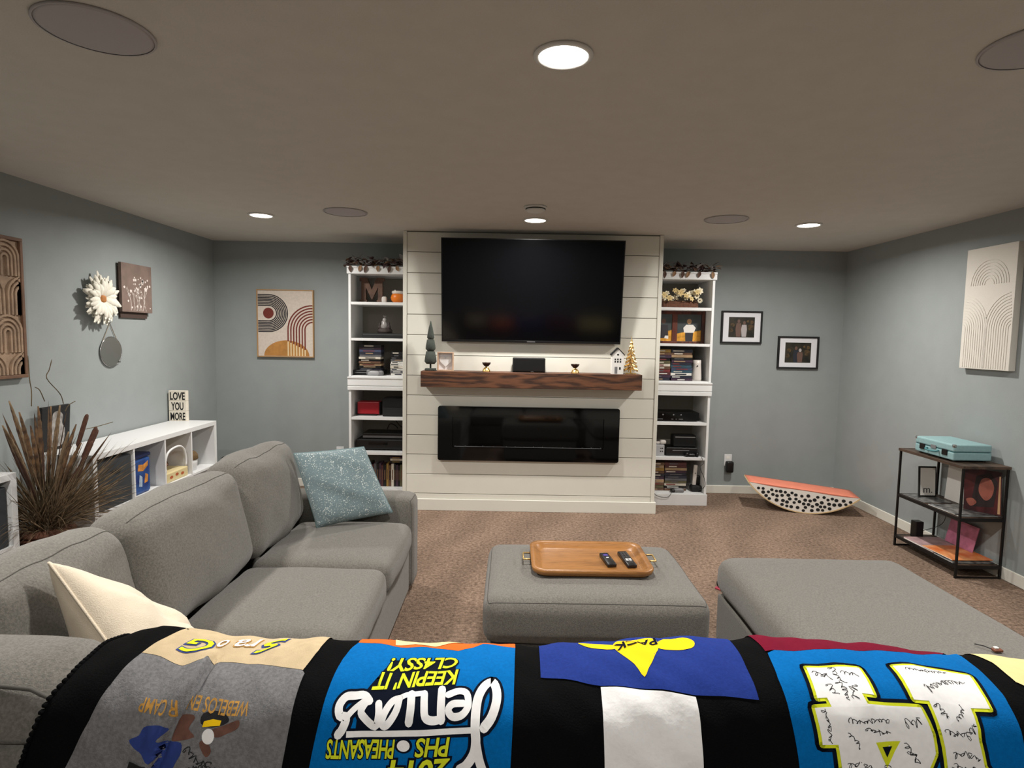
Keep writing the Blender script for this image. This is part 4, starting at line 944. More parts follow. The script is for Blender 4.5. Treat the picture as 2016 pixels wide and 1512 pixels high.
# ------------------------------------------------------------------ things on the mantel
Y = 5.03
M('felt_green', (64, 70, 64), .95, bump=.4, bscale=300, var=.1, vscale=60)
c = at(847.5, 727, Y); t = thing('felt_tree', 'dark grey-green tiered felt tree at the left end of the mantel', 'ornament', (c.x, Y, MZ))
zt = at(849, 632, Y).z-MZ
mk('block_base', *bevel(bxd(c.x-.045, c.x+.045, Y-.035, Y+.035, MZ, MZ+.02), .004), 'felt_green', t)
mk('stem', *lathe([(.008, .02), (.008, .06)], (c.x, Y, MZ), 10), 'felt_green', t)
for k, (r0, r1, h0, h1) in enumerate(((.044, .052, .058, .165), (.033, .043, .166, .265), (.004, .031, .266, zt))):
    if k < 2: mk('tier', *lathe([(r0*.8, h0), (r1, h0+.02), (r1*.93, h0+.05), (r1*.72, h1)], (c.x, Y, MZ), 20), 'felt_green', t, True)
    else: mk('tier', *lathe([(.022, h0), (r1, h0+.015), (r1*.9, h0+.04), (.016, h0+.10), (.003, h1)], (c.x, Y, MZ), 20), 'felt_green', t, True)
M('light_wood', (196, 166, 140), .6, var=.1, vscale=30)
a, b = at(861, 727, Y), at(893, 727, Y); zt = at(877, 693, Y).z; t = thing('heart_frame', 'small light wood shadow frame with a white heart on the mantel', 'picture', ((a.x+b.x)/2, Y, MZ))
for q in ((a.x, b.x, zt-.01, zt), (a.x, b.x, MZ, MZ+.01), (a.x, a.x+.01, MZ+.0102, zt-.0102), (b.x-.01, b.x, MZ+.0102, zt-.0102)): box('frame_strip', q[0], q[1], Y-.02, Y+.02, q[2], q[3], 'light_wood', t, .001)
box('backing', a.x+.0105, b.x-.0105, Y+.012, Y+.018, MZ+.0105, zt-.0105, 'mat_white', t)
hp = [(.052*16*math.sin(q)**3/16, .052*(13*math.cos(q)-5*math.cos(2*q)-2*math.cos(3*q)-math.cos(4*q))/16) for q in [2*math.pi*i/30 for i in range(30)]]
M('heart_white', (240, 238, 236), .6); mk('heart', *fixn(thick(xf(poly2d(hp), ((a.x+b.x)/2, Y+.0115, (MZ+zt)/2+.004), (1, 0, 0), (0, 0, 1), .008), (0, -1, 0), .0075)), 'heart_white', t)
for px, lab in ((957.5, 'brass hourglass candle holder with dark bowl, left one on the mantel'), (1132, 'brass hourglass candle holder with dark bowl, right one on the mantel')):
    c = at(px, 730, Y); t = thing('candle_holder', lab, 'candle holder', (c.x, Y, MZ), 'brass candle holders on the mantel')
    mk('foot', *lathe([(.034, 0), (.034, .004), (.030, .016), (.018, .032), (.007, .04)], (c.x, Y, MZ), 22), 'gold', t, True)
    M('bowl_dark', (52, 34, 26), .35, metal=.7)
    mk('bowl', *fixn(lathe([(.006, .0402), (.018, .048), (.032, .062), (.038, .078), (.036, .078), (.028, .064), (.014, .051), (.002, .047)], (c.x, Y, MZ), 22, False)), 'bowl_dark', t, True)
    mk('hoop', *tube([(c.x+.03*math.cos(q), Y-.02, MZ+.0035+.036*math.sin(q)) for q in [math.pi*i/12 for i in range(13)]], .0028, 6), 'gold', t, True)
a, b = at(1009, 731, Y), at(1073, 731, Y); zt = at(1040, 704.5, Y).z; t = thing('center_speaker', 'black rectangular centre speaker in the middle of the mantel', 'speaker', ((a.x+b.x)/2, Y, MZ))
box('cabinet', a.x, b.x, 5.0, 5.12, MZ, zt, 'black_matte', t, .008, seg=3); box('grille', a.x+.008, b.x-.004, 4.9935, 4.9995, MZ+.012, zt-.006, 'black_plastic', t, .002); box('badge', .165, .19, 4.992, 4.9932, MZ+.006, MZ+.011, 'chrome', t)
# white house
c0, c1 = at(1203, 733, Y), at(1225.5, 733, Y); zc = at(1214, 685, Y).z; ze = at(1203, 697, Y).z; xm = (c0.x+c1.x)/2
t = thing('house_lantern', 'little white house ornament with black roof on the mantel', 'ornament', (xm, Y, MZ)); M('house_white', (232, 230, 226), .5)
mk('walls', *prism([(c0.x, MZ), (c1.x, MZ), (c1.x, ze), (xm, zc-.008), (c0.x, ze)], 'y', Y-.035, Y+.035), 'house_white', t)
for s_ in (-1, 1):
    xe = c0.x-.008 if s_ < 0 else c1.x+.008
    mk('roof', *prism([(xm, zc-.006), (xm, zc+.003), (xe, ze-.002), (xe, ze-.011)], 'y', Y-.04, Y+.04), 'black_matte', t)
def hole(P, m='black_matte'): mk('window', *thick(xf(poly2d(P), (xm, Y-.035, MZ), (1, 0, 0), (0, 0, 1), .0008), (0, -1, 0), .0006), m, t)
for z_ in (.105, .125):
    for dx in (-.022, 0, .022): hole([(dx-.006, z_-.007), (dx+.006, z_-.007), (dx+.006, z_+.007), (dx-.006, z_+.007)])
hole(disc2d(0, .165, .009, .008, 12)[0]); hole([(-.026, .004), (-.002, .004), (-.002, .062), (-.026, .062)], 'grey_plastic'); hole([(.012, .038), (.026, .038), (.026, .06), (.012, .06)])
# gold tree
c = at(1241.5, 733, Y); zt = at(1241, 662, Y).z-MZ; t = thing('gold_tree', 'gold metal fir tree ornament at the right end of the mantel', 'ornament', (c.x, Y, MZ))
box('base', c.x-.045, c.x+.045, Y-.025, Y+.025, MZ, MZ+.01, 'gold', t, .003); mk('trunk', *tube([(c.x, Y, MZ+.01), (c.x, Y, MZ+zt)], [.006, .002], 8), 'gold', t, True)
rnd = random.Random(2)
for k in range(8):
    h = .035+k*(zt-.06)/8; r = .058*(1-k/8.6)
    for j in range(9):
        q = 2*math.pi*(j+.5*(k % 2))/9; dx, dy = math.cos(q), math.sin(q)
        mk('branch', *tube([(c.x+dx*.004, Y+dy*.004, MZ+h+.03), (c.x+dx*r*.55, Y+dy*r*.55, MZ+h+.012), (c.x+dx*r, Y+dy*r, MZ+h+.002), (c.x+dx*r*1.02, Y+dy*r*1.02, MZ+h-.016)], [.003, .008*(1-k/11), .007*(1-k/11), .0015], 5), 'gold', t)

# ------------------------------------------------------------------ bookcase contents
SH = {'t': 2.118, 's1': 1.843, 's2': 1.512, 's3': 1.166, 'l1': .781, 'l2': .452, 'l3': .112}
def X_(px, py, Y): return at(px, py, Y).x
M('leaf_brown', (84, 60, 48), .8, var=.3, vscale=60); M('leaf_plum', (64, 46, 48), .8, var=.3, vscale=60); M('leaf_tan', (140, 108, 78), .8, var=.2, vscale=60); M('berry', (46, 30, 34), .5); M('leaf_silver', (128, 124, 122), .7)
def leaf(p, d, L, w_, up=Vector((0, -.3, 1))):
    p, d = Vector(p), Vector(d).normalized(); s_ = d.cross(up).normalized(); nn = s_.cross(d); V, F = [], []; n = 5
    for i in range(n+1):
        u = i/n; ww = w_*math.sin(math.pi*min(1, .06+u*.92)); q = p+d*L*u-nn*.25*L*u*u
        V += [tuple(q-s_*ww+nn*ww*.3), tuple(q), tuple(q+s_*ww+nn*ww*.3)]
    for i in range(n):
        for k in (0, 1): F.append((3*i+k, 3*i+k+1, 3*i+4+k, 3*i+3+k))
    return thick((V, F), nn, .0008)
def garland(lab, x0, x1, seed):
    rnd = random.Random(seed); Y = 5.452; z = 2.1625; t = thing('leaf_garland', lab, 'garland', ((x0+x1)/2, Y, z))
    pts = [(x0+(x1-x0)*k/8, Y+.012*math.sin(k*1.7), z+.010+.012*abs(math.sin(k*2.1))) for k in range(9)]
    mk('vine', *tube(smoothpath(pts, 4), .0045, 5), 'leaf_brown', t)
    for k in range(100):
        x = x0+(x1-x0)*(k+rnd.random())/100; a = rnd.uniform(0, 6.28)
        d = Vector((rnd.uniform(-1, 1), -abs(rnd.uniform(.1, .9)) if k % 4 else .4, rnd.uniform(-.2, .8)))
        mk('leaf', *leaf((x, Y-.004-.02*(k % 3), z+.014+.012*(k % 4)), d, rnd.uniform(.045, .085), rnd.uniform(.013, .022)), ('leaf_brown', 'leaf_plum', 'leaf_brown', 'leaf_tan', 'leaf_plum', 'leaf_silver')[k % 6], t)
    for k in range(6):
        x = x0+(x1-x0)*(k+.1+.8*rnd.random())/6; d = Vector((rnd.uniform(-.4, .4), -.9, -.35)); mk('leaf', *leaf((x, 5.4085, z+.006), (d.x, -.25, -1), rnd.uniform(.045, .075), .016, Vector((0, -1, .2))), ('leaf_brown', 'leaf_tan')[k % 2], t)
    for k in range(16):
        x = x0+(x1-x0)*rnd.random(); r = rnd.uniform(.005, .008); mk('berry', *lathe([(.001, -r), (r*.8, -r*.6), (r, 0), (r*.8, r*.6), (.001, r)], (x, Y-rnd.uniform(0, .02), z+.03+rnd.uniform(0, .02)), 8), 'berry', t, True)
garland('dark autumn leaf garland along the top of the left bookcase', LB[0]-.03, LB[1]-.01, 4)
garland('dark autumn leaf garland along the top of the right bookcase', RB[0]+.01, RB[1]+.0, 6)
# left, shelf 1
M('rust_wood', (96, 72, 60), .8, var=.25, vscale=20)
Y = 5.62; z = SH['s1']; a = X_(709, 590, Y); b = X_(757, 590, Y); zt = at(730, 547, Y).z
t = thing('letter_m', 'brown slab serif letter M standing in the left bookcase', 'letter', ((a+b)/2, Y, z)); W_, Hh = b-a, zt-z
sp = [(0, 0), (.30, 0), (.30, .12), (.25, .12), (.25, .62), (.5, .12), (.75, .62), (.75, .12), (.70, .12), (.70, 0), (1, 0), (1, .12), (.93, .12), (.93, .86), (1, .86), (1, 1), (.70, 1), (.5, .52), (.30, 1), (0, 1), (0, .86), (.07, .86), (.07, .12), (0, .12)]
mk('letter_body', *prism([(a+p[0]*W_, z+p[1]*Hh) for p in sp], 'y', Y-.02, Y+.02), 'rust_wood', t)
M('shell_white', (210, 205, 198), .7); tag(mk('small_shell', *tf(rbox(.022, .02, .028, .016, 8, noise=.002), lambda v: v+Vector((b+.012, Y-.06, z+.029))), 'shell_white', None, True, (b+.012, Y-.06, z)), 'small white shell beside the letter M', 'shell')
Y = 5.55; c = at(783, 596, Y); M('pumpkin_orange', (224, 120, 24), .4)
t = thing('orange_jar', 'round orange pumpkin jar with clear top in the left bookcase', 'jar', (c.x, Y, z))
mk('jar', *lathe([(.035, 0), (.056, .02), (.064, .045), (.058, .07), (.05, .082)], (c.x, Y, z), 24), 'pumpkin_orange', t, True)
M('jar_glass', (216, 208, 198), .1, spec=.6); mk('rim', *lathe([(.05, .0822), (.054, .09), (.054, .106), (.05, .11)], (c.x, Y, z), 24), 'jar_glass', t, True); mk('wick_light', *lathe([(.006, .1105), (.006, .12)], (c.x-.02, Y-.02, z), 8), 'paper_white', t)
# left, shelf 2
z = SH['s2']; Y = 5.6; a = X_(716, 660, Y); zt = at(750, 656, Y).z
t = thing('black_box', 'long low black box lying in the left bookcase', 'box', (-1.2, Y, z)); box('box', a, LB[1]-.03, Y-.06, Y+.1, z, zt, 'black_matte', t, .004); box('lid_line', a+.01, LB[1]-.04, Y-.0612, Y-.0602, zt-.014, zt-.012, 'grey_plastic', t)
M('snow_globe', (150, 146, 144), .3); M('fig_dark', (58, 48, 46), .7, var=.3, vscale=40); Yf = 5.62; c = at(758, 655, Yf)
t = thing('winter_figurine', 'small snowy village figurine on the black box', 'figurine', (c.x, Yf, zt+.0005)); zz = zt+.0005
mk('mound', *lathe([(.07, 0), (.072, .03), (.05, .05), (.02, .06)], (c.x, Yf, zz), 16), 'fig_dark', t, True)
for dx, h, r, m in ((-.045, .10, .018, 'fig_dark'), (.0, .15, .034, 'snow_globe'), (.04, .11, .02, 'fig_dark'), (-.018, .12, .02, 'snow_globe')):
    mk('figure', *lathe([(r, .04), (r*.9, h*.6), (r*.4, h*.75), (r*.6, h*.88), (.002, h)], (c.x+dx, Yf-.02, zz), 12), m, t, True)
mk('snowcap', *lathe([(.012, .1505), (.018, .156), (.012, .166), (.002, .17)], (c.x+.0, Yf-.02, zz), 12), 'snow_globe', t, True)

# discs, games and books: each one a thing
CC = {'navy': (42, 44, 58), 'black': (20, 20, 22), 'grey': (92, 92, 96), 'maroon': (82, 46, 48), 'red': (118, 54, 56), 'teal': (52, 78, 92), 'brown': (96, 70, 54), 'tan': (160, 134, 104), 'olive': (88, 84, 60), 'cream': (206, 198, 184), 'plum': (64, 46, 62), 'blue': (62, 70, 94), 'gold': (150, 118, 60), 'white': (214, 212, 206)}
for k, v in CC.items(): M('case_'+k, v, .35, var=.12, vscale=30)
NTH = ['first', 'second', 'third', 'fourth', 'fifth', 'sixth', 'seventh', 'eighth', 'ninth', 'tenth', 'eleventh', 'twelfth', 'thirteenth', 'fourteenth', 'fifteenth', 'sixteenth', 'seventeenth']
ORD = ['lowest', 'second lowest', 'third', 'fourth', 'fifth', 'sixth', 'seventh', 'eighth', 'ninth', 'tenth', 'eleventh', 'twelfth', 'thirteenth']
def stack(x0, x1, y0, z0, ztop, cols, where, seed, depth=.135):
    rnd = random.Random(seed); n = len(cols); h = (ztop-z0)/n; z = z0
    for k, cn in enumerate(cols):
        dx = rnd.uniform(-.004, .004); dy = rnd.uniform(0, .012); hh = h*rnd.uniform(.86, 1.0) if k < n-1 else ztop-z
        hh = min(hh, .028)
        t = thing('disc_case', f'{cn} disc case, {ORD[k]} from bottom, {where}', 'disc case', ((x0+x1)/2, y0, z), 'disc cases in the bookcases')
        mk('case', *bevel(bxd(x0+dx, x1+dx, y0+dy, y0+dy+depth, z, z+hh-.0004), .0015, 1), 'case_'+cn, t)
        l0 = x0+dx+(x1-x0)*rnd.uniform(.05, .3); l1 = l0+(x1-x0)*rnd.uniform(.3, .55)
        mk('spine_title', *bxd(l0, min(l1, x1+dx-.004), y0+dy-.0009, y0+dy-.0001, z+hh*.3, z+hh*.68), 'case_'+rnd.choice(['white', 'cream', 'grey', 'tan', 'red'] if cn not in ('white', 'cream') else ['black', 'red', 'navy']), t)
        z += hh
Y = 5.47; z = SH['s3']
stack(X_(705, 720, Y), X_(748, 720, Y), Y+.03, z+.0485, at(720, 675, Y).z, ['navy', 'black', 'tan', 'brown', 'black', 'cream', 'grey', 'navy', 'blue', 'plum', 'black'], 'taller stack in the left bookcase', 2)
t = thing('black_game_box', 'black game console box under the disc stack in the left bookcase', 'box', (-1.38, Y+.1, z)); box('body', X_(693, 735, Y), X_(752, 735, Y), Y+.028, Y+.22, z, z+.048, 'black_plastic', t, .004); box('slot', X_(697, 735, Y), X_(726, 735, Y), Y+.0265, Y+.0275, z+.022, z+.027, 'grey_plastic', t)
t = thing('silver_controllers', 'silver game controller lying before the black box, left bookcase', 'controller', (-1.24, Y, z)); c = at(742, 736, 5.462)
M('silver_plastic', (168, 168, 170), .35)
mk('body', *tf(rbox(.055, .018, .02, .014, 8, noise=.002), lambda v: v+Vector((c.x-.03, 5.464, z+.0225))), 'silver_plastic', t, True); mk('grip', *tf(rbox(.02, .016, .026, .013, 8), lambda v: v+Vector((c.x-.075, 5.462, z+.0285))), 'grey_plastic', t, True); mk('grip', *tf(rbox(.022, .016, .022, .013, 8), lambda v: v+Vector((c.x+.04, 5.462, z+.0245))), 'grey_plastic', t, True)
stack(X_(767, 720, Y), LB[1]-.03, Y+.04, z, at(780, 690, Y).z, ['white', 'grey', 'white', 'cream', 'white', 'white', 'grey', 'black', 'black', 'black'], 'pale pile in the left bookcase', 5)
# left, lower tiers
z = SH['l1']; Y = 5.58; a, b = X_(704, 810, Y), X_(750, 810, Y); zt = at(725, 790, Y).z; M('device_red', (150, 22, 34), .35)
t = thing('red_device', 'red box-shaped device with black ends in the left bookcase', 'game console', ((a+b)/2, Y, z))
box('body', a+.008, b-.008, Y-.04, Y+.08, z+.012, zt, 'device_red', t, .008, seg=3); box('end_cap', a, a+.0075, Y-.035, Y+.07, z+.01, zt-.006, 'black_plastic', t, .002); box('end_cap', b-.0075, b, Y-.035, Y+.07, z+.01, zt-.006, 'black_plastic', t, .002); box('base', a+.005, b-.03, Y-.05, Y+.06, z, z+.0115, 'black_matte', t, .002)
t = thing('black_cube_box', 'black fabric box beside the red device in the left bookcase', 'box', (-1.08, 5.55, z)); a = X_(753, 810, 5.5); box('body', a, LB[1]-.03, 5.49, 5.66, z, at(780, 784, 5.5).z, 'black_matte', t, .01, seg=3); box('flap', a+.01, LB[1]-.04, 5.486, 5.4895, z+.09, at(780, 784, 5.5).z-.008, 'black_plastic', t, .001)
z = SH['l2']; t = thing('av_receiver', 'large black receiver on a lower tier of the left bookcase', 'receiver', (-1.22, 5.6, z)); a = X_(701, 880, 5.52); zt = at(740, 866, 5.5).z
box('body', a, LB[1]-.03, 5.52, 5.84, z+.01, zt, 'black_matte', t, .004); box('faceplate', a, LB[1]-.03, 5.512, 5.5195, z+.012, zt-.004, 'black_plastic', t, .002); box('display', a+.12, a+.3, 5.5105, 5.5118, zt-.05, zt-.025, 'black_gloss', t)
for dx in (.02, LB[1]-.05-a): mk('foot', *lathe([(.014, 0), (.012, .0098)], (a+dx, 5.56, z), 12), 'black_plastic', t)
t = thing('media_player', 'slim black media player on top of the left receiver', 'media player', (-1.2, 5.6, zt)); box('body', a+.05, LB[1]-.05, 5.56, 5.8, zt+.0005, at(740, 853, 5.56).z, 'black_plastic', t, .004); box('faceplate', a+.055, LB[1]-.055, 5.5585, 5.5597, zt+.01, zt+.03, 'grey_plastic', t)
tag(mk('black_cable', *tube(smoothpath([(-1.2, 5.7, zt+.075), (-1.17, 5.70, zt+.125), (-1.12, 5.7, zt+.11), (-1.10, 5.72, zt+.078)], 6), .005, 6), 'black_plastic', loc=(-1.15, 5.7, zt+.07)), 'black cable looping above the left receiver', 'cable')
tag(mk('black_cable', *tube(smoothpath([(-1.13, 5.75, .75), (-1.12, 5.74, zt+.15), (-1.08, 5.74, zt+.10), (-1.03, 5.74, zt+.078)], 6), .004, 6), 'black_plastic', loc=(-1.1, 5.74, zt+.07)), 'black cable dropping from the shelf onto the left media player', 'cable')
z = SH['l3']; Y = 5.5; x = X_(722, 930, Y); rnd = random.Random(14); k = 0; bc = ['brown', 'black', 'maroon', 'grey', 'black', 'plum', 'maroon', 'black', 'gold', 'brown', 'cream', 'black', 'plum', 'black', 'olive', 'black']
z_sh = SH['l2']-.026
while x < LB[1]-.055:
    w_ = rnd.uniform(.018, .030); h = rnd.uniform(.20, .225); cn = bc[k % len(bc)]
    t = thing('book', f'{cn} upright book, {NTH[k]} from the left, lowest left tier', 'book', (x+w_/2, Y, z), 'books on the lowest left tier')
    mk('cover', *bevel(bxd(x, x+w_-.0006, Y, Y+.14, z, z+h), .002, 1), 'case_'+cn, t); mk('spine_title', *bxd(x+w_*.3, x+w_*.7, Y-.0009, Y-.0001, z+h*.3, z+h*.75), 'case_'+('brown' if cn != 'brown' else 'black'), t)
    x += w_; k += 1
for kk, (cn, dx) in enumerate((('black', 0), ('cream', .006), ('plum', .002))):
    t = thing('book', f'{cn} book lying flat on the upright books, lowest left tier', 'book', (-1.06, Y, z+.226), 'books on the lowest left tier'); zz = z+.2262+kk*.02
    mk('cover', *bevel(bxd(-1.135+dx, LB[1]-.04, Y+.005, Y+.13, zz, zz+.0196), .002, 1), 'case_'+cn, t); mk('spine_title', *bxd(-1.11, -1.04, Y+.0041, Y+.0049, zz+.006, zz+.013), 'case_gold', t)
# right, shelf 1: flower basket
z = SH['s1']; Y = 5.56; a, b = X_(1303, 600, Y), X_(1372, 600, Y); M('basket_weave', (104, 66, 46), .8, var=.25, vscale=60, bump=.6, bscale=160); M('petal_cream', (240, 230, 202), .8, var=.08, vscale=40); M('petal_gold', (216, 192, 138), .8, var=.1, vscale=40)
a = max(a, RB[0]+.035)
t = thing('flower_basket', 'low brown basket of cream artificial flowers in the right bookcase', 'flowers', ((a+b)/2, Y, z))
mk('basket', *bevel(bxd(a, b, Y-.05, Y+.05, z, z+.062), .012, 3), 'basket_weave', t); rnd = random.Random(31)
for k in range(22):
    if k == 0: fx, fy, fz_ = X_(1378, 592, 5.50), 5.498, at(1378, 592, 5.50).z
    else: fx, fy, fz_ = a+(b-a+.01)*((k*8) % 21)/20, Y-.055+.03*(k % 3)-.015, z+.075+.085*rnd.random()
    R_ = rnd.uniform(.022, .033); tx_, tz_ = rnd.uniform(-.5, .5), rnd.uniform(-.1, .8); nrm = Vector((tx_, -1, tz_)).normalized(); e1 = nrm.cross(Vector((0, 0, 1))).normalized(); e2 = e1.cross(nrm); np_ = 6 if k else 11; c_ = Vector((fx, fy, fz_))
    for j in range(np_):
        q = 2*math.pi*j/np_+k; d_ = e1*math.cos(q)+e2*math.sin(q); mk('petal', *leaf(c_+d_*.004, d_+nrm*.35, R_, R_*(.36 if k else .2), nrm), 'petal_cream' if (k % 3 or k == 0) else 'petal_gold', t)
    mk('flower_centre', *lathe([(.001, -.006), (.007, -.002), (.006, .004), (.001, .006)], tuple(c_+nrm*.003), 8), 'leaf_brown' if k == 0 else 'petal_gold', t, True)
for k in range(14): mk('leaf', *leaf((a+(b-a)*k/13, Y-.03, z+.06), (rnd.uniform(-1, 1), -.6, rnd.uniform(-.1, .9)), .05, .012), 'leaf_brown' if k % 2 else 'leaf_tan', t)
# right, shelf 2: double photo frame
z = SH['s2']; Y = 5.60; b = X_(1387, 640, Y); zt = at(1360, 613, Y).z; a = RB[0]+.03; wood('frame_cherry', (52, 20, 14), (96, 44, 28), scale=14, rough=.4, axis=2)
t = thing('double_photo_frame', 'dark cherry double photo frame with two autumn portraits, right bookcase', 'picture', ((a+b)/2, Y, z))
M('photo_sky', (62, 68, 70), .4, var=.15, vscale=12); M('photo_field', (206, 146, 48), .4, var=.3, vscale=25); M('shirt_white', (226, 222, 216), .5); M('photo_dark2', (44, 40, 44), .5)
xm0, xm1 = X_(1323, 640, Y), X_(1333, 640, Y)
box('backing', a+.012, b-.012, Y+.004, Y+.012, z+.012, zt-.012, 'black_matte', t)
for q in ((a, b, zt-.03, zt), (a, b, z, z+.022), (a, a+.012, z+.0222, zt-.0302), (b-.032, b, z+.0222, zt-.0302), (xm0, xm1, z+.0222, zt-.0302)): box('frame_strip', q[0], q[1], Y-.012, Y+.0035, q[2], q[3], 'frame_cherry', t, .002)
for k, (p0, p1) in enumerate(((a+.0122, xm0-.0002), (xm1+.0002, b-.0322))):
    zb, zt2 = z+.0222, zt-.0302; ph = box('photo', p0, p1, Y-.002, Y+.0035, zb, zt2, 'photo_sky', t); W_ = p1-p0; h_ = zt2-zb
    def pr(P, m, kk): mk('print', *thick(xf(poly2d([(p[0]*W_, p[1]*h_) for p in P]), (p0, Y-.002, zb), (1, 0, 0), (0, 0, 1), .0004+.0002*kk), (0, -1, 0), .0002), m, ph)
    pr([(0, 0), (1, 0), (1, .42), (.7, .36), (.3, .34), (0, .28)], 'photo_field', 1)
    if k: pr([(.36, 0), (.66, 0), (.68, .36), (.34, .36)], 'photo_dark2', 2); pr([(.30, .32), (.70, .32), (.78, .5), (.66, .62), (.38, .62), (.26, .5)], 'shirt_white', 3); pr([(.5+.1*math.cos(q), .74+.1*math.sin(q)) for q in [i*.52 for i in range(12)]], 'album_tan', 4)
    else: pr([(.2, .1), (.8, .1), (.75, .6), (.3, .6)], 'photo_dark2', 2); pr([(.5+.14*math.cos(q), .74+.1*math.sin(q)) for q in [i*.52 for i in range(12)]], 'photo_skin', 3); pr([(.55, .1), (.8, .08), (.8, .2), (.6, .2)], 'shirt_white', 4)
# right, shelf 3 and lowest tier: disc stacks
Y = 5.48; z = SH['s3']
stack(RB[0]+.03, X_(1320.5, 720, Y), Y, z, at(1310, 684, Y).z, ['navy', 'plum', 'maroon', 'red', 'brown', 'cream', 'olive', 'black', 'plum', 'brown', 'gold'], 'left pile, upper shelf, right bookcase', 21)
stack(X_(1321.5, 720, Y), X_(1363, 720, Y), Y, z, at(1340, 684, Y).z, ['plum', 'navy', 'white', 'teal', 'blue', 'teal', 'navy', 'plum', 'black', 'tan', 'brown', 'navy'], 'right pile, upper shelf, right bookcase', 22)
c = at(1372.5, 749, 5.5); zt = at(1372, 709, 5.5).z-z; t = thing('white_air_freshener', 'white rounded air freshener beside the disc piles in the right bookcase', 'air freshener', (c.x, 5.52, z)); M('freshener', (206, 200, 194), .4)
mk('body', *lathe([(.044, 0), (.047, .02), (.043, zt*.45), (.038, zt*.8), (.037, zt)], (c.x, 5.53, z), 20), 'freshener', t, True); mk('nozzle', *tf(lathe([(.007, 0), (.007, .004)], (0, 0, 0), 10), lambda v: Vector((c.x-.006+v.x, 5.491-v.z, z+zt*.72+v.y))), 'black_plastic', t)
z = SH['l3']
stack(RB[0]+.03, X_(1309.5, 930, Y), Y+.03, z, at(1300, 909, Y).z, ['brown', 'olive', 'brown', 'tan', 'plum', 'navy', 'brown', 'gold', 'tan', 'brown'], 'left pile, lowest tier, right bookcase', 23)
stack(X_(1311, 930, Y), X_(1354, 930, Y), Y+.03, z, at(1330, 909, Y).z, ['brown', 'black', 'cream', 'olive', 'grey', 'navy', 'navy', 'plum', 'tan', 'maroon', 'maroon'], 'right pile, lowest tier, right bookcase', 24)
# right, lower tiers: players and consoles
z = SH['l1']; Y = 5.50; b = X_(1376, 815, Y); zt = at(1340, 812, Y).z; t = thing('disc_player', 'black disc player on the upper lower tier of the right bookcase', 'disc player', (1.55, Y, z)); a = RB[0]+.03
box('body', a, b, Y, Y+.26, z+.008, zt, 'black_plastic', t, .004); box('faceplate', a, b, Y-.006, Y-.0005, z+.008, zt-.001, 'black_gloss', t, .001)
for x in (a+.02, b-.03):
    for y in (Y+.02, Y+.2): mk('foot', *lathe([(.012, 0), (.011, .0078)], (x, y, z), 10), 'black_plastic', t)
for x, w_ in ((a+.03, .06), (a+.17, .018), (a+.21, .01), (a+.24, .04)): box('marking', x, x+w_, Y-.0072, Y-.0062, z+.020, z+.025, 'grey_plastic', t)
for x in (a+.09, a+.19, a+.26): mk('button', *tf(lathe([(.007, 0), (.006, .003)], (0, 0, 0), 10), lambda v: Vector((x+v.x, Y-.0062-v.z, zt-.022+v.y))), 'grey_plastic', t)
z = SH['l2']; Y = 5.49; b = X_(1308, 890, Y); zt = at(1300, 876, Y).z; t = thing('silver_console', 'small silver cube game console in the right bookcase', 'game console', ((RB[0]+b)/2, Y, z)); a = RB[0]+.028
box('body', a, b, Y, Y+.12, z, zt, 'silver_plastic', t, .004)
for dx, dz_ in ((-.012, .5), (-.028, .5), (-.03, .22), (-.012, .22)): mk('port', *tf(lathe([(.006, 0), (.006, .001)], (0, 0, 0), 10), lambda v: Vector((b+dx-.006+v.x, Y-.0003-v.z, z+(zt-z)*(dz_+.2)+v.y))), 'black_plastic', t)
t = thing('white_controller', 'white rounded controller lying on the silver console', 'controller', (1.40, Y+.06, zt)); c0 = zt
mk('lobe', *tf(rbox(.025, .03, .022, .018, 8), lambda v: v+Vector((a+.025, Y+.05, zt+.0225))), 'freshener', t, True); mk('bridge', *tf(rbox(.02, .02, .014, .012, 8), lambda v: v+Vector((a+.064, Y+.05, zt+.0145))), 'freshener', t, True); mk('lobe', *tf(rbox(.03, .03, .022, .018, 8), lambda v: v+Vector((a+.11, Y+.05, zt+.0225))), 'freshener', t, True)
a, bb_ = X_(1312, 890, Y), X_(1374, 890, Y); t = thing('black_console', 'black game console lying flat on a lower right tier', 'game console', ((a+bb_)/2, Y+.08, z)); zt = at(1340, 882, Y).z
box('body', a, bb_, Y+.01, Y+.2, z, zt, 'black_plastic', t, .006, seg=3); box('disc_slot', a+.06, bb_-.08, Y+.0085, Y+.0095, zt-.028, zt-.022, 'grey_plastic', t)
a2, b2 = X_(1326, 870, Y+.05), X_(1371, 870, Y+.05); t = thing('black_game_deck', 'black game deck with silver edge on top of the right console', 'game console', ((a2+b2)/2, Y+.1, zt)); zt2 = at(1350, 857, Y+.05).z
mk('body', *bevel(bxd(a2, b2, Y+.05, Y+.17, zt+.0005, zt2), .012, 3), 'black_matte', t); box('edge_strip', a2+.015, b2-.012, Y+.0475, Y+.0495, zt2-.022, zt2-.014, 'silver_plastic', t, .0005)
c = at(1365, 893, 5.48); t = thing('black_controller', 'black game controller at the tier edge in the right bookcase', 'controller', (c.x, 5.47, z))
mk('body', *tf(rbox(.035, .02, .016, .012, 8), lambda v: v+Vector((c.x-.02, 5.47, z+.0165))), 'black_plastic', t, True); mk('grip', *tf(rbox(.014, .018, .02, .012, 8), lambda v: v+Vector((c.x+.03, 5.465, z+.0205))), 'black_plastic', t, True); mk('grip', *tf(rbox(.014, .018, .02, .012, 8), lambda v: v+Vector((c.x-.066, 5.465, z+.0205))), 'black_plastic', t, True)
z = SH['l3']; c = at(1366.5, 945, 5.5); t = thing('white_wand_remote', 'white wand game remote standing in the lowest right tier', 'controller', (c.x, 5.50, z)); 
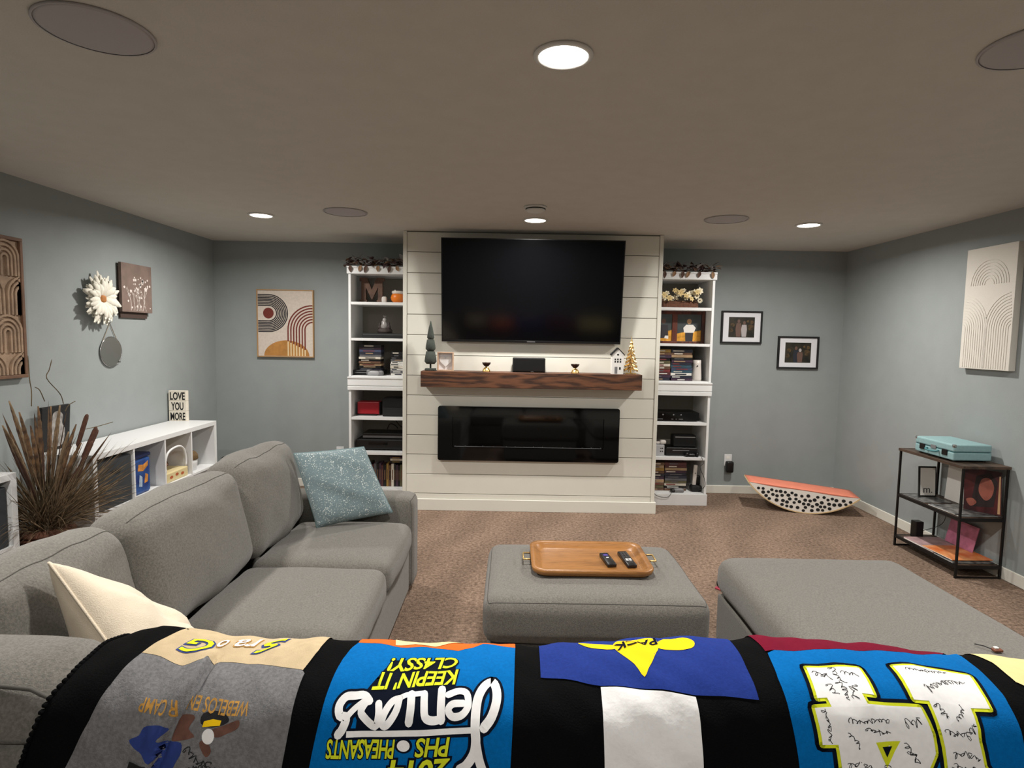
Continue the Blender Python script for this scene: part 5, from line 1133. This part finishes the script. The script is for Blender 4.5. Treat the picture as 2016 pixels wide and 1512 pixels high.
box('body', c.x-.017, c.x+.017, 5.505, 5.532, z+.0615, at(1366, 916, 5.5).z, 'freshener', t, .006, fn=rotax(.06, 'Y', (c.x, 5.5, z)), seg=3); box('pad', c.x-.006, c.x+.006, 5.5035, 5.5045, z+.17, z+.182, 'grey_plastic', t, fn=rotax(.06, 'Y', (c.x, 5.5, z)))
t2 = thing('charging_stand', 'black charging stand holding the white remote, lowest right tier', 'charger', (c.x+.02, 5.52, z)); mk('stand', *tf(rbox(.052, .045, .03, .02, 8), lambda v: v+Vector((c.x+.025, 5.525, z+.0305))), 'black_matte', t2, True); mk('prong', *tf(rbox(.022, .012, .045, .01, 8), lambda v: v+Vector((c.x+.05, 5.552, z+.10))), 'black_plastic', t2, True)
c = at(1335, 968, 5.46); t = thing('computer_mouse', 'grey and black computer mouse at the front of the lowest right tier', 'mouse', (c.x, 5.455, z)); mk('shell', *tf(rbox(.05, .024, .018, .016, 8, (0, 0, .006)), lambda v: v+Vector((c.x+.005, 5.465, z+.0185))), 'grey_plastic', t, True); mk('side_grip', *tf(rbox(.022, .026, .016, .012, 8), lambda v: v+Vector((c.x-.05, 5.467, z+.0165))), 'black_plastic', t, True)
tag(mk('shelf_cable', *tube(smoothpath([at(1322, 970, 5.408), at(1316, 978, 5.408), at(1305, 979, 5.408), at(1292, 975, 5.408), at(1287, 969, 5.408)], 6), .0022, 6), 'black_plastic', loc=(1.42, 5.41, .1)), 'thin dark cable looping over the plinth of the right bookcase', 'cable')
tag(mk('hanging_cable', *tube(smoothpath([at(1381, 900, 5.426), at(1385, 912, 5.426), at(1378, 920, 5.426), at(1386, 940, 5.426), at(1388, 955, 5.426), at(1381, 964, 5.426), at(1374, 962, 5.426)], 6), .0024, 6), 'black_plastic', loc=(1.75, 5.43, .2)), 'black cable dangling at the right edge of the right bookcase', 'cable')
# ------------------------------------------------------------------ T-shirt quilt draped over the near sofa back
QP = [(1.33, .50), (1.32, .70), (1.295, .82), (1.25, .885), (1.19, .905), (1.12, .905), (1.06, .89), (1.02, .855), (1.0, .79), (.99, .65), (.985, .40)]
QC = np.array(smoothpath(QP, 24)); QS = np.concatenate([[0], np.cumsum(np.hypot(*np.diff(QC, axis=0).T))])
def wob(u, v, top=True):
    k = .0022*math.sin(38*u+26*v+1.0)*math.sin(9*u-21*v)+.0014*math.sin(80*u-47*v)*math.sin(33*v+5*u)
    # diagonal drag folds in the white square, a pucker in the grey one
    k += .0022*math.sin(95*(u*.75-v*.8))*math.exp(-((u-.27)/.10)**2)
    fu = -.588-max(0, v-.60)*.32; e = (u-fu)
    if v > .5 and top: k += (.016*math.exp(-(e/.026)**2) if e < 0 else .016*math.exp(-(e/.0055)**2))*min(1, (v-.5)/.06)*max(0, min(1, (1.0-v)/.2))
    if v > .5:
        g = min(1, (v-.5)/.06)*max(0, min(1, (1.0-v)/.2))
        k -= (.011*math.exp(-((e-.012)/.0055)**2) if top else .015*math.exp(-((e-.012)/.013)**2))*g
    return k
def surf(u, v, off=0):
    def p(u, v):
        y = np.interp(v, QS, QC[:, 0]); z = np.interp(v, QS, QC[:, 1])
        return Vector((u, float(y), float(z)+dzf(u)*max(0, min(1, (float(z)-.4)/.4))))
    P = p(u, v); du = p(u+.004, v)-p(u-.004, v); dv = p(u, v+.004)-p(u, v-.004)
    n = dv.cross(du)
    n = n.normalized() if n.length > 0 else Vector((0, 0, 1))
    if n.z < 0 and n.y > 0: n = -n
    return P+n*(off+wob(u, v, off > .002))
def drape(name, d, off, mat, parent, cell=.014, th=0):
    bm = bmesh.new(); vs = [bm.verts.new((p[0], p[1], 0)) for p in d[0]]
    for f in d[1]:
        try: bm.faces.new([vs[i] for i in f])
        except ValueError: pass
    us = [p[0] for p in d[0]]; vv = [p[1] for p in d[0]]
    for ax, lo, hi in ((0, min(us), max(us)), (1, min(vv), max(vv))):
        k = math.floor(lo/cell)+1
        while k*cell < hi:
            co = [0, 0, 0]; no = [0, 0, 0]; co[ax] = k*cell; no[ax] = 1
            bmesh.ops.bisect_plane(bm, geom=bm.verts[:]+bm.edges[:]+bm.faces[:], plane_co=co, plane_no=no, dist=1e-6); k += 1
    bm.verts.index_update(); V = [tuple(surf(v.co.x, v.co.y, off)) for v in bm.verts]; F = [tuple(v.index for v in f.verts) for f in bm.faces]; bm.free()
    return mk(name, *fixup(V, F), mat, parent, True)
def fixup(V, F):
    out = []
    for f in F:
        a, b, c = (Vector(V[f[i]]) for i in (0, 1, 2)); n = (b-a).cross(c-a)
        out.append(f if (n.z*.8-n.y*.6) > 0 else tuple(reversed(f)))
    return V, out
def grow(P, d):
    n = len(P); A = sum(P[i][0]*P[(i+1) % n][1]-P[(i+1) % n][0]*P[i][1] for i in range(n)); s = 1 if A > 0 else -1; o = []
    for i in range(n):
        a, b, c = Vector(P[i-1]).to_2d() if len(P[i-1]) > 2 else Vector(P[i-1]), Vector(P[i]), Vector(P[(i+1) % n])
        e1, e2 = (b-a).normalized(), (c-b).normalized(); n1, n2 = Vector((e1.y, -e1.x))*s, Vector((e2.y, -e2.x))*s
        m = (n1+n2); m = m/max(.35, m.length_squared/2) if m.length > 1e-6 else n1
        o.append((b.x+m.x*d, b.y+m.y*d))
    return o
M('quilt_black', (13, 13, 14), .95, bump=.3, bscale=300, spec=.05); M('q_tan', (200, 180, 146), .95, var=.06, vscale=40, bump=.2, bscale=400, spec=.1); M('q_grey', (120, 120, 122), .95, var=.16, vscale=150, bump=.25, bscale=400, spec=.1)
M('q_blue', (0, 104, 176), .95, var=.07, vscale=160, bump=.15, bscale=400, spec=.1); M('q_orange', (238, 104, 40), .9, spec=.1); M('q_navy', (34, 54, 128), .95, var=.08, vscale=160, bump=.15, bscale=400, spec=.1)
M('q_white', (240, 240, 240), .95, var=.02, vscale=20, bump=.2, bscale=60, spec=.1); M('q_maroon', (112, 16, 42), .95, var=.06, vscale=100, spec=.1); M('q_cream', (236, 218, 156), .95, var=.04, vscale=40, spec=.1)
M('ink_navy', (10, 18, 34), .9, spec=.1); M('ink_yellow', (218, 226, 44), .8, var=.06, vscale=60, spec=.1); M('ink_white', (244, 244, 244), .8, var=.03, vscale=90, spec=.1); M('ink_gold', (190, 140, 60), .8, var=.2, vscale=80); M('ink_yel2', (252, 206, 26), .8, spec=.1); M('ink_blue', (36, 58, 128), .85, var=.12, vscale=60); M('ink_brown', (104, 70, 58), .85, var=.2, vscale=60); M('ink_scribble', (20, 20, 24), .8)
qt = thing('tshirt_quilt', 'black bordered T-shirt quilt draped over the near sofa back', 'quilt', (.3, 1.15, .4))
rnd = random.Random(77)
NU, NV = 300, 100
def ul(v): return -.832-max(0, v-.58)*.22
V, F = [], []
for lay, o in ((0, 0), (1, -.006)):
    for j in range(NV+1):
        v = .12+.93*j/NV
        for i in range(NU+1):
            a = i/NU; u0 = ul(v)+.0035*math.sin(v*140)*(1 if i == 0 else 0); u = u0+(1.75-u0)*a
            V.append(tuple(surf(u, v, o)))
W1 = NU+1; L0 = W1*(NV+1)
for j in range(NV):
    for i in range(NU):
        a = j*W1+i; F.append((a, a+W1, a+W1+1, a+1)); F.append((a+L0, a+1+L0, a+W1+1+L0, a+W1+L0))
ring = [i for i in range(W1)]+[j*W1+NU for j in range(1, NV+1)]+[NV*W1+i for i in range(NU-1, -1, -1)]+[j*W1 for j in range(NV-1, 0, -1)]
for k in range(len(ring)): a, b = ring[k], ring[(k+1) % len(ring)]; F.append((a, b, b+L0, a+L0))
mk('backing_cloth', *fixn((V, F)), 'quilt_black', qt, True)
# bobbled crochet edge of the border
for k in range(44):
    v = .36+.0105*k; u = ul(v)+.002
    mk('edge_bobble', *tf(rbox(.0045, .006, .004, .0035, 3), lambda q: q+surf(u, v, .001)), 'quilt_black', qt, True)
E1, E2, E3, E4 = .0024, .0034, .0041, .0048
vb = .98
tan = drape('shirt_square', poly2d([(-.69, .30), (-.69, .437), (-.715, .546), (-.675, .551), (-.627, .562), (-.592, .552), (-.591, .541), (-.49, .538), (-.394, .561), (-.383, .50), (-.383, .30)]), E1, 'q_tan', qt, .006)
gry = drape('shirt_square', poly2d([(-.715, .547), (-.73, .619), (-.746, .679), (-.783, .75), (-.85, vb), (-.41, vb), (-.398, .733), (-.389, .661), (-.388, .569), (-.394, .562), (-.49, .539), (-.591, .542), (-.592, .553), (-.627, .563), (-.675, .552)]), E1, 'q_grey', qt, .0045)
blu = drape('shirt_square', poly2d([(-.315, .45), (-.328, .519), (-.332, .583), (-.336, .637), (-.343, .693), (-.349, .731), (-.36, vb), (.006, vb), (.011, .719), (.015, .626), (.019, .448), (-.05, .430), (-.10, .476), (-.17, .462), (-.24, .458)]), E1, 'q_blue', qt)
org_ = drape('shirt_square', poly2d([(-.315, .449), (-.24, .457), (-.17, .461), (-.10, .475), (-.05, .429), (.019, .447), (.019, .28), (-.31, .28)]), E1, 'q_orange', qt)
drape('print', poly2d([(-.245, .40), (-.235, .452), (-.195, .444), (-.15, .458), (-.10, .43), (-.09, .40)]), E2, 'q_cream', org_)
nav = drape('shirt_square', poly2d([(.072, .28), (.070, .43), (.068, .558), (.183, .583), (.353, .614), (.469, .621), (.472, .54), (.477, .433), (.477, .28)]), E1, 'q_navy', qt)
wht = drape('shirt_square', poly2d([(.181, .585), (.353, .617), (.354, .676), (.357, .76), (.36, vb), (.182, vb), (.180, .722), (.179, .653)]), E1, 'q_white', qt)
mar = drape('shirt_square', poly2d([(.527, .28), (.526, .42), (.527, .506), (.545, .503), (.75, .478), (.93, .449), (.975, .40), (.975, .28)]), E1, 'q_maroon', qt)
bl2_ = drape('shirt_square', poly2d([(.529, .512), (.518, .585), (.518, .65), (.527, .735), (.545, vb), (.93, vb), (.938, .70), (.948, .598), (.961, .545), (.975, .43), (.93, .450), (.75, .479), (.545, .504)]), E1, 'q_blue', qt)
crm = drape('shirt_square', poly2d([(1.013, .28), (1.013, .42), (1.016, .476), (1.006, .545), (1.02, .565), (1.04, vb), (1.5, vb), (1.5, .28)]), E1, 'q_cream', qt)
# lettering lies upside down: it runs towards -u and stands towards +v
def fit(s, offset=0, shear=0, space=1.0):
    T = text2d(s, 1.0, offset, shear, 'LEFT', space); T0 = text2d(s, 1.0, 0, shear, 'LEFT', space)
    xs = [p[0] for p in T0[0]]; ysx = [p[1] for p in T0[0]]; x0, x1, h = min(xs), max(xs), max(ysx)
    return [((p[0]-x0)/(x1-x0), p[1]/h) for p in T[0]], T[1]
def lay(s, u0, v0, u1, v1, h, h1=None, offset=0, shear=0, space=1.0):
    V, F = fit(s, offset, shear, space); h1 = h1 or h
    return [(u0+(u1-u0)*p[0], v0+(v1-v0)*p[0]+(h+(h1-h)*p[0])*p[1]) for p in V], F
lines = [("CL4SSY!", -.098, .506, -.232, .517, .030, .036), ("KEEPIN' IT", -.094, .545, -.252, .561, .036, .037), ("PHS", -.100, .6705, -.160, .673, .029, .028), ("PHEASANTS", -.198, .6765, -.319, .681, .030, .029), ("2014", -.099, .704, -.208, .711, .040, .040)]
for s, u0, v0, u1, v1, h0, h1 in lines:
    drape('lettering', lay(s, u0, v0, u1, v1, h0, h1, .085, .15, .95), E2, 'ink_navy', blu, .02)
    drape('lettering', lay(s, u0, v0, u1, v1, h0, h1, .022, .15, .95), E3+.0004, 'ink_yellow', blu, .02)
drape('print', poly2d([(-.27, .612), (-.245, .566), (-.225, .52), (-.10, .512), (-.098, .60), (-.12, .66), (-.27, .672)]), E2-.0002, 'ink_navy', blu)
SEN = [[(-.038, .654), (-.025, .638), (-.017, .615), (-.017, .593), (-.025, .574), (-.038, .581), (-.05, .602), (-.054, .627), (-.054, .655), (-.052, .675), (-.055, .694), (-.067, .712), (-.079, .72)],
       [(-.052, .675), (-.046, .702), (-.04, .72), (-.03, .745)],
       [(-.107, .602), (-.088, .594), (-.073, .598), (-.069, .62), (-.079, .635), (-.096, .638), (-.105, .628), (-.098, .618), (-.078, .616)],
       [(-.12, .592), (-.119, .621), (-.117, .644)], [(-.116, .642), (-.133, .645), (-.146, .64), (-.15, .621), (-.152, .602)], [(-.176, .603), (-.174, .628), (-.175, .649)],
       [(-.152, .601), (-.168, .603), (-.185, .605), (-.197, .611)], [(-.197, .611), (-.2, .631), (-.209, .648), (-.218, .656), (-.224, .649), (-.219, .632), (-.209, .616), (-.197, .611)],
       [(-.234, .621), (-.231, .64), (-.235, .657), (-.256, .645), (-.264, .634), (-.255, .616)], [(-.252, .618), (-.263, .608), (-.279, .61), (-.296, .613), (-.305, .628), (-.301, .643), (-.289, .646), (-.293, .663), (-.3, .672)], [(-.289, .646), (-.277, .632), (-.261, .618)]]
WD = [.0165, .0155, .0125, .0145, .0135, .0145, .010, .0125, .0125, .0145, .010]
for P, wd in zip(SEN, WD): drape('lettering', stroke2d(P, wd+.011, 4), E2, 'ink_navy', blu, .02)
for P, wd in zip(SEN, WD): drape('lettering', stroke2d(P, wd, 4), E4, 'ink_white', blu, .02)
drape('print', stroke2d([(-.06, .659), (-.17, .666), (-.287, .671)], .018, 4), E2, 'ink_navy', blu, .02)
drape('print', stroke2d([(-.06, .658), (-.17, .665), (-.285, .6705)], .0095, 4, caps=False), E4, 'ink_white', blu, .02)
drape('print', disc2d(-.182, .685, .016, .0125), E2, 'ink_navy', blu, .02); drape('print', disc2d(-.182, .685, .0115, .009), E4, 'ink_white', blu, .02)
# tan shirt: yellow letters with blue outline
for s, u0, v0, u1, v1, h in (('S', -.470, .432, -.515, .462, .042), ('G', -.603, .478, -.656, .480, .046)):
    drape('lettering', lay(s, u0, v0, u1, v1, h, None, .06, .25), E2, 'ink_blue', tan, .02); drape('lettering', lay(s, u0, v0, u1, v1, h, None, .012, .25), E3+.0004, 'ink_yellow', tan, .02)
for s, u0, v0, u1, v1, h in (('ra', -.520, .448, -.562, .464, .030), ('o', -.578, .468, -.595, .472, .026)):
    drape('lettering', lay(s, u0, v0, u1, v1, h, None, .045, .2), E2, 'ink_gold', tan, .02); drape('lettering', lay(s, u0, v0, u1, v1, h, None, .01, .2), E3+.0004, 'ink_white', tan, .02)
# grey shirt
drape('lettering', lay('WEBELOS EN', -.470, .622, -.582, .617, .024, None, .012), E3, 'ink_gold', gry, .004); drape('lettering', lay('R CAMP', -.596, .633, -.664, .632, .022, None, .012), E3, 'ink_gold', gry, .004)
drape('print', poly2d(smoothpath([(-.671, .70), (-.655, .690), (-.648, .676), (-.63, .670), (-.612, .668), (-.605, .676), (-.618, .69), (-.606, .70), (-.615, .715), (-.628, .728), (-.645, .716), (-.66, .712)], 3, True)), E2, 'ink_blue', gry, .0045)
drape('print', poly2d(smoothpath([(-.606, .697), (-.58, .693), (-.578, .71), (-.585, .724), (-.60, .75), (-.632, .752), (-.62, .725)], 3, True)), E2, 'ink_blue', gry, .0045)
for P in ([(-.592, .655), (-.575, .648), (-.562, .652), (-.57, .67), (-.558, .682), (-.592, .692), (-.598, .686)], [(-.53, .668), (-.50, .656), (-.483, .652), (-.482, .664), (-.50, .672), (-.52, .678)], [(-.548, .69), (-.535, .685), (-.525, .70), (-.535, .712)]):
    drape('print', poly2d(smoothpath(P, 3, True)), E2, 'ink_brown', gry, .0045)
drape('print', poly2d(smoothpath([(-.55, .645), (-.53, .638), (-.51, .642), (-.502, .654), (-.53, .664), (-.55, .66)], 3, True)), E2, 'ink_scribble', gry, .0045); drape('print', poly2d([(-.546, .665), (-.545, .656), (-.53, .651), (-.515, .652), (-.516, .660), (-.53, .662)]), E3, 'ink_yel2', gry, .0045)
drape('print', disc2d(-.533, .678, .011, .012), E3, 'ink_white', gry, .0045); drape('print', poly2d([(-.668, .735), (-.632, .732), (-.62, .76), (-.675, .76)]), E3, 'ink_scribble', gry, .0045)
def scrib(c, L, h, ang, parent, wd=.0013, off=E4+.0003, n=7):
    P = []; m = max(3, int(L/.0065)); ph = rnd.uniform(0, 6); am = [rnd.uniform(.25, .6)*(1.7 if q in (0, m//2) else 1) for q in range(m+1)]; lp = rnd.uniform(.55, 1.1)
    for k in range(m*8+1):
        a = k/(m*8); q = a*m; am_ = am[int(q)]
        x = (a-.5)*L-lp*L/m*.5*math.sin(2*math.pi*q+ph+1.3*math.sin(3*q)); y = h*am_*math.cos(2*math.pi*q+ph+.8*math.sin(2.3*q))*.62+.25*h*math.sin(5*a+ph)
        P.append((c[0]+x*math.cos(ang)-y*math.sin(ang), c[1]+x*math.sin(ang)+y*math.cos(ang)))
    drape('handwriting', stroke2d(P, wd, 1, caps=False), off, 'ink_scribble', parent, .03)
for c_, L_, a_ in (((-.55, .715), .05, .4), ((-.535, .735), .045, -.3), ((-.555, .74), .03, .2)): scrib(c_, L_, .018, a_, gry, .0016, E3)
# navy shirt: yellow fleur shape with PACK
drape('print', poly2d(smoothpath([(.227, .476), (.238, .509), (.254, .542), (.2665, .576), (.283, .545), (.299, .518), (.315, .483), (.317, .455), (.30, .44), (.25, .44), (.227, .455)], 3, True)), E2, 'ink_yel2', nav)
drape('print', poly2d(smoothpath([(.313, .470), (.346, .443), (.379, .440), (.395, .462), (.385, .488), (.362, .499), (.337, .494), (.315, .484)], 3, True)), E2, 'ink_yel2', nav); drape('print', poly2d(smoothpath([(.155, .432), (.201, .442), (.230, .462), (.228, .474), (.20, .468), (.172, .46)], 3, True)), E2, 'ink_yel2', nav)
drape('lettering', lay('PACK', .316, .447, .228, .462, .024, None, .02), E3+.0004, 'ink_navy', nav, .02)
# blue shirt with the big signed 14
N4 = [(.583, .559), (.693, .547), (.687, .609), (.663, .609), (.665, .627), (.765, .625), (.772, .665), (.772, .695), (.715, .80), (.607, .80), (.603, .733), (.597, .692), (.569, .694), (.566, .637), (.597, .634), (.595, .619), (.576, .621)]
H4 = [(.672, .689), (.703, .686), (.684, .716)]
N1 = [(.768, .534), (.822, .529), (.92, .536), (.900, .614), (.864, .616), (.856, .667), (.862, .709), (.885, .745), (.885, .80), (.79, .80), (.793, .72), (.788, .661), (.788, .612), (.760, .612)]
def ring2(P, d, hole=None):
    return join(fill2d([P]), *([stroke2d([P[i], P[(i+1) % len(P)]], 2*d, 1) for i in range(len(P))] if d else []))
for P, hole in ((N4, H4), (N1, None)):
    drape('numeral', ring2(P, .0125), E2, 'ink_navy', bl2_, .018); drape('numeral', ring2(P, .0055), E3, 'ink_yellow', bl2_, .018); drape('numeral', ring2(P, .0), E4, 'ink_white', bl2_, .018)
    if hole: drape('numeral', fill2d([grow(hole, .0045)]), E4+.0003, 'ink_yellow', bl2_); drape('numeral', fill2d([grow(hole, -.0035)]), E4+.0006, 'ink_navy', bl2_)
for c_, L_, h_, a_ in (((.607, .575), .030, .012, .5), ((.635, .572), .036, .014, 1.2), ((.663, .567), .030, .010, .3), ((.612, .603), .022, .012, 1.0), ((.632, .604), .034, .012, 1.3), ((.652, .605), .03, .012, -1.1), ((.583, .664), .05, .009, 1.45), ((.66, .653), .075, .010, .02), ((.672, .668), .045, .008, .02), ((.742, .650), .030, .016, -.5), ((.628, .685), .03, .009, .9), ((.73, .700), .034, .014, 1.2), ((.64, .727), .05, .012, .1), ((.69, .735), .03, .01, 1.0),
                     ((.83, .541), .085, .008, -.03), ((.845, .572), .10, .016, -.3), ((.803, .628), .026, .010, .8), ((.838, .628), .034, .010, -.9), ((.815, .661), .036, .012, .2), ((.847, .655), .03, .010, -1.0), ((.83, .695), .05, .012, .05), ((.825, .715), .045, .012, .05)):
    scrib(c_, L_, h_, a_, bl2_)
print('objects', len(bpy.data.objects))
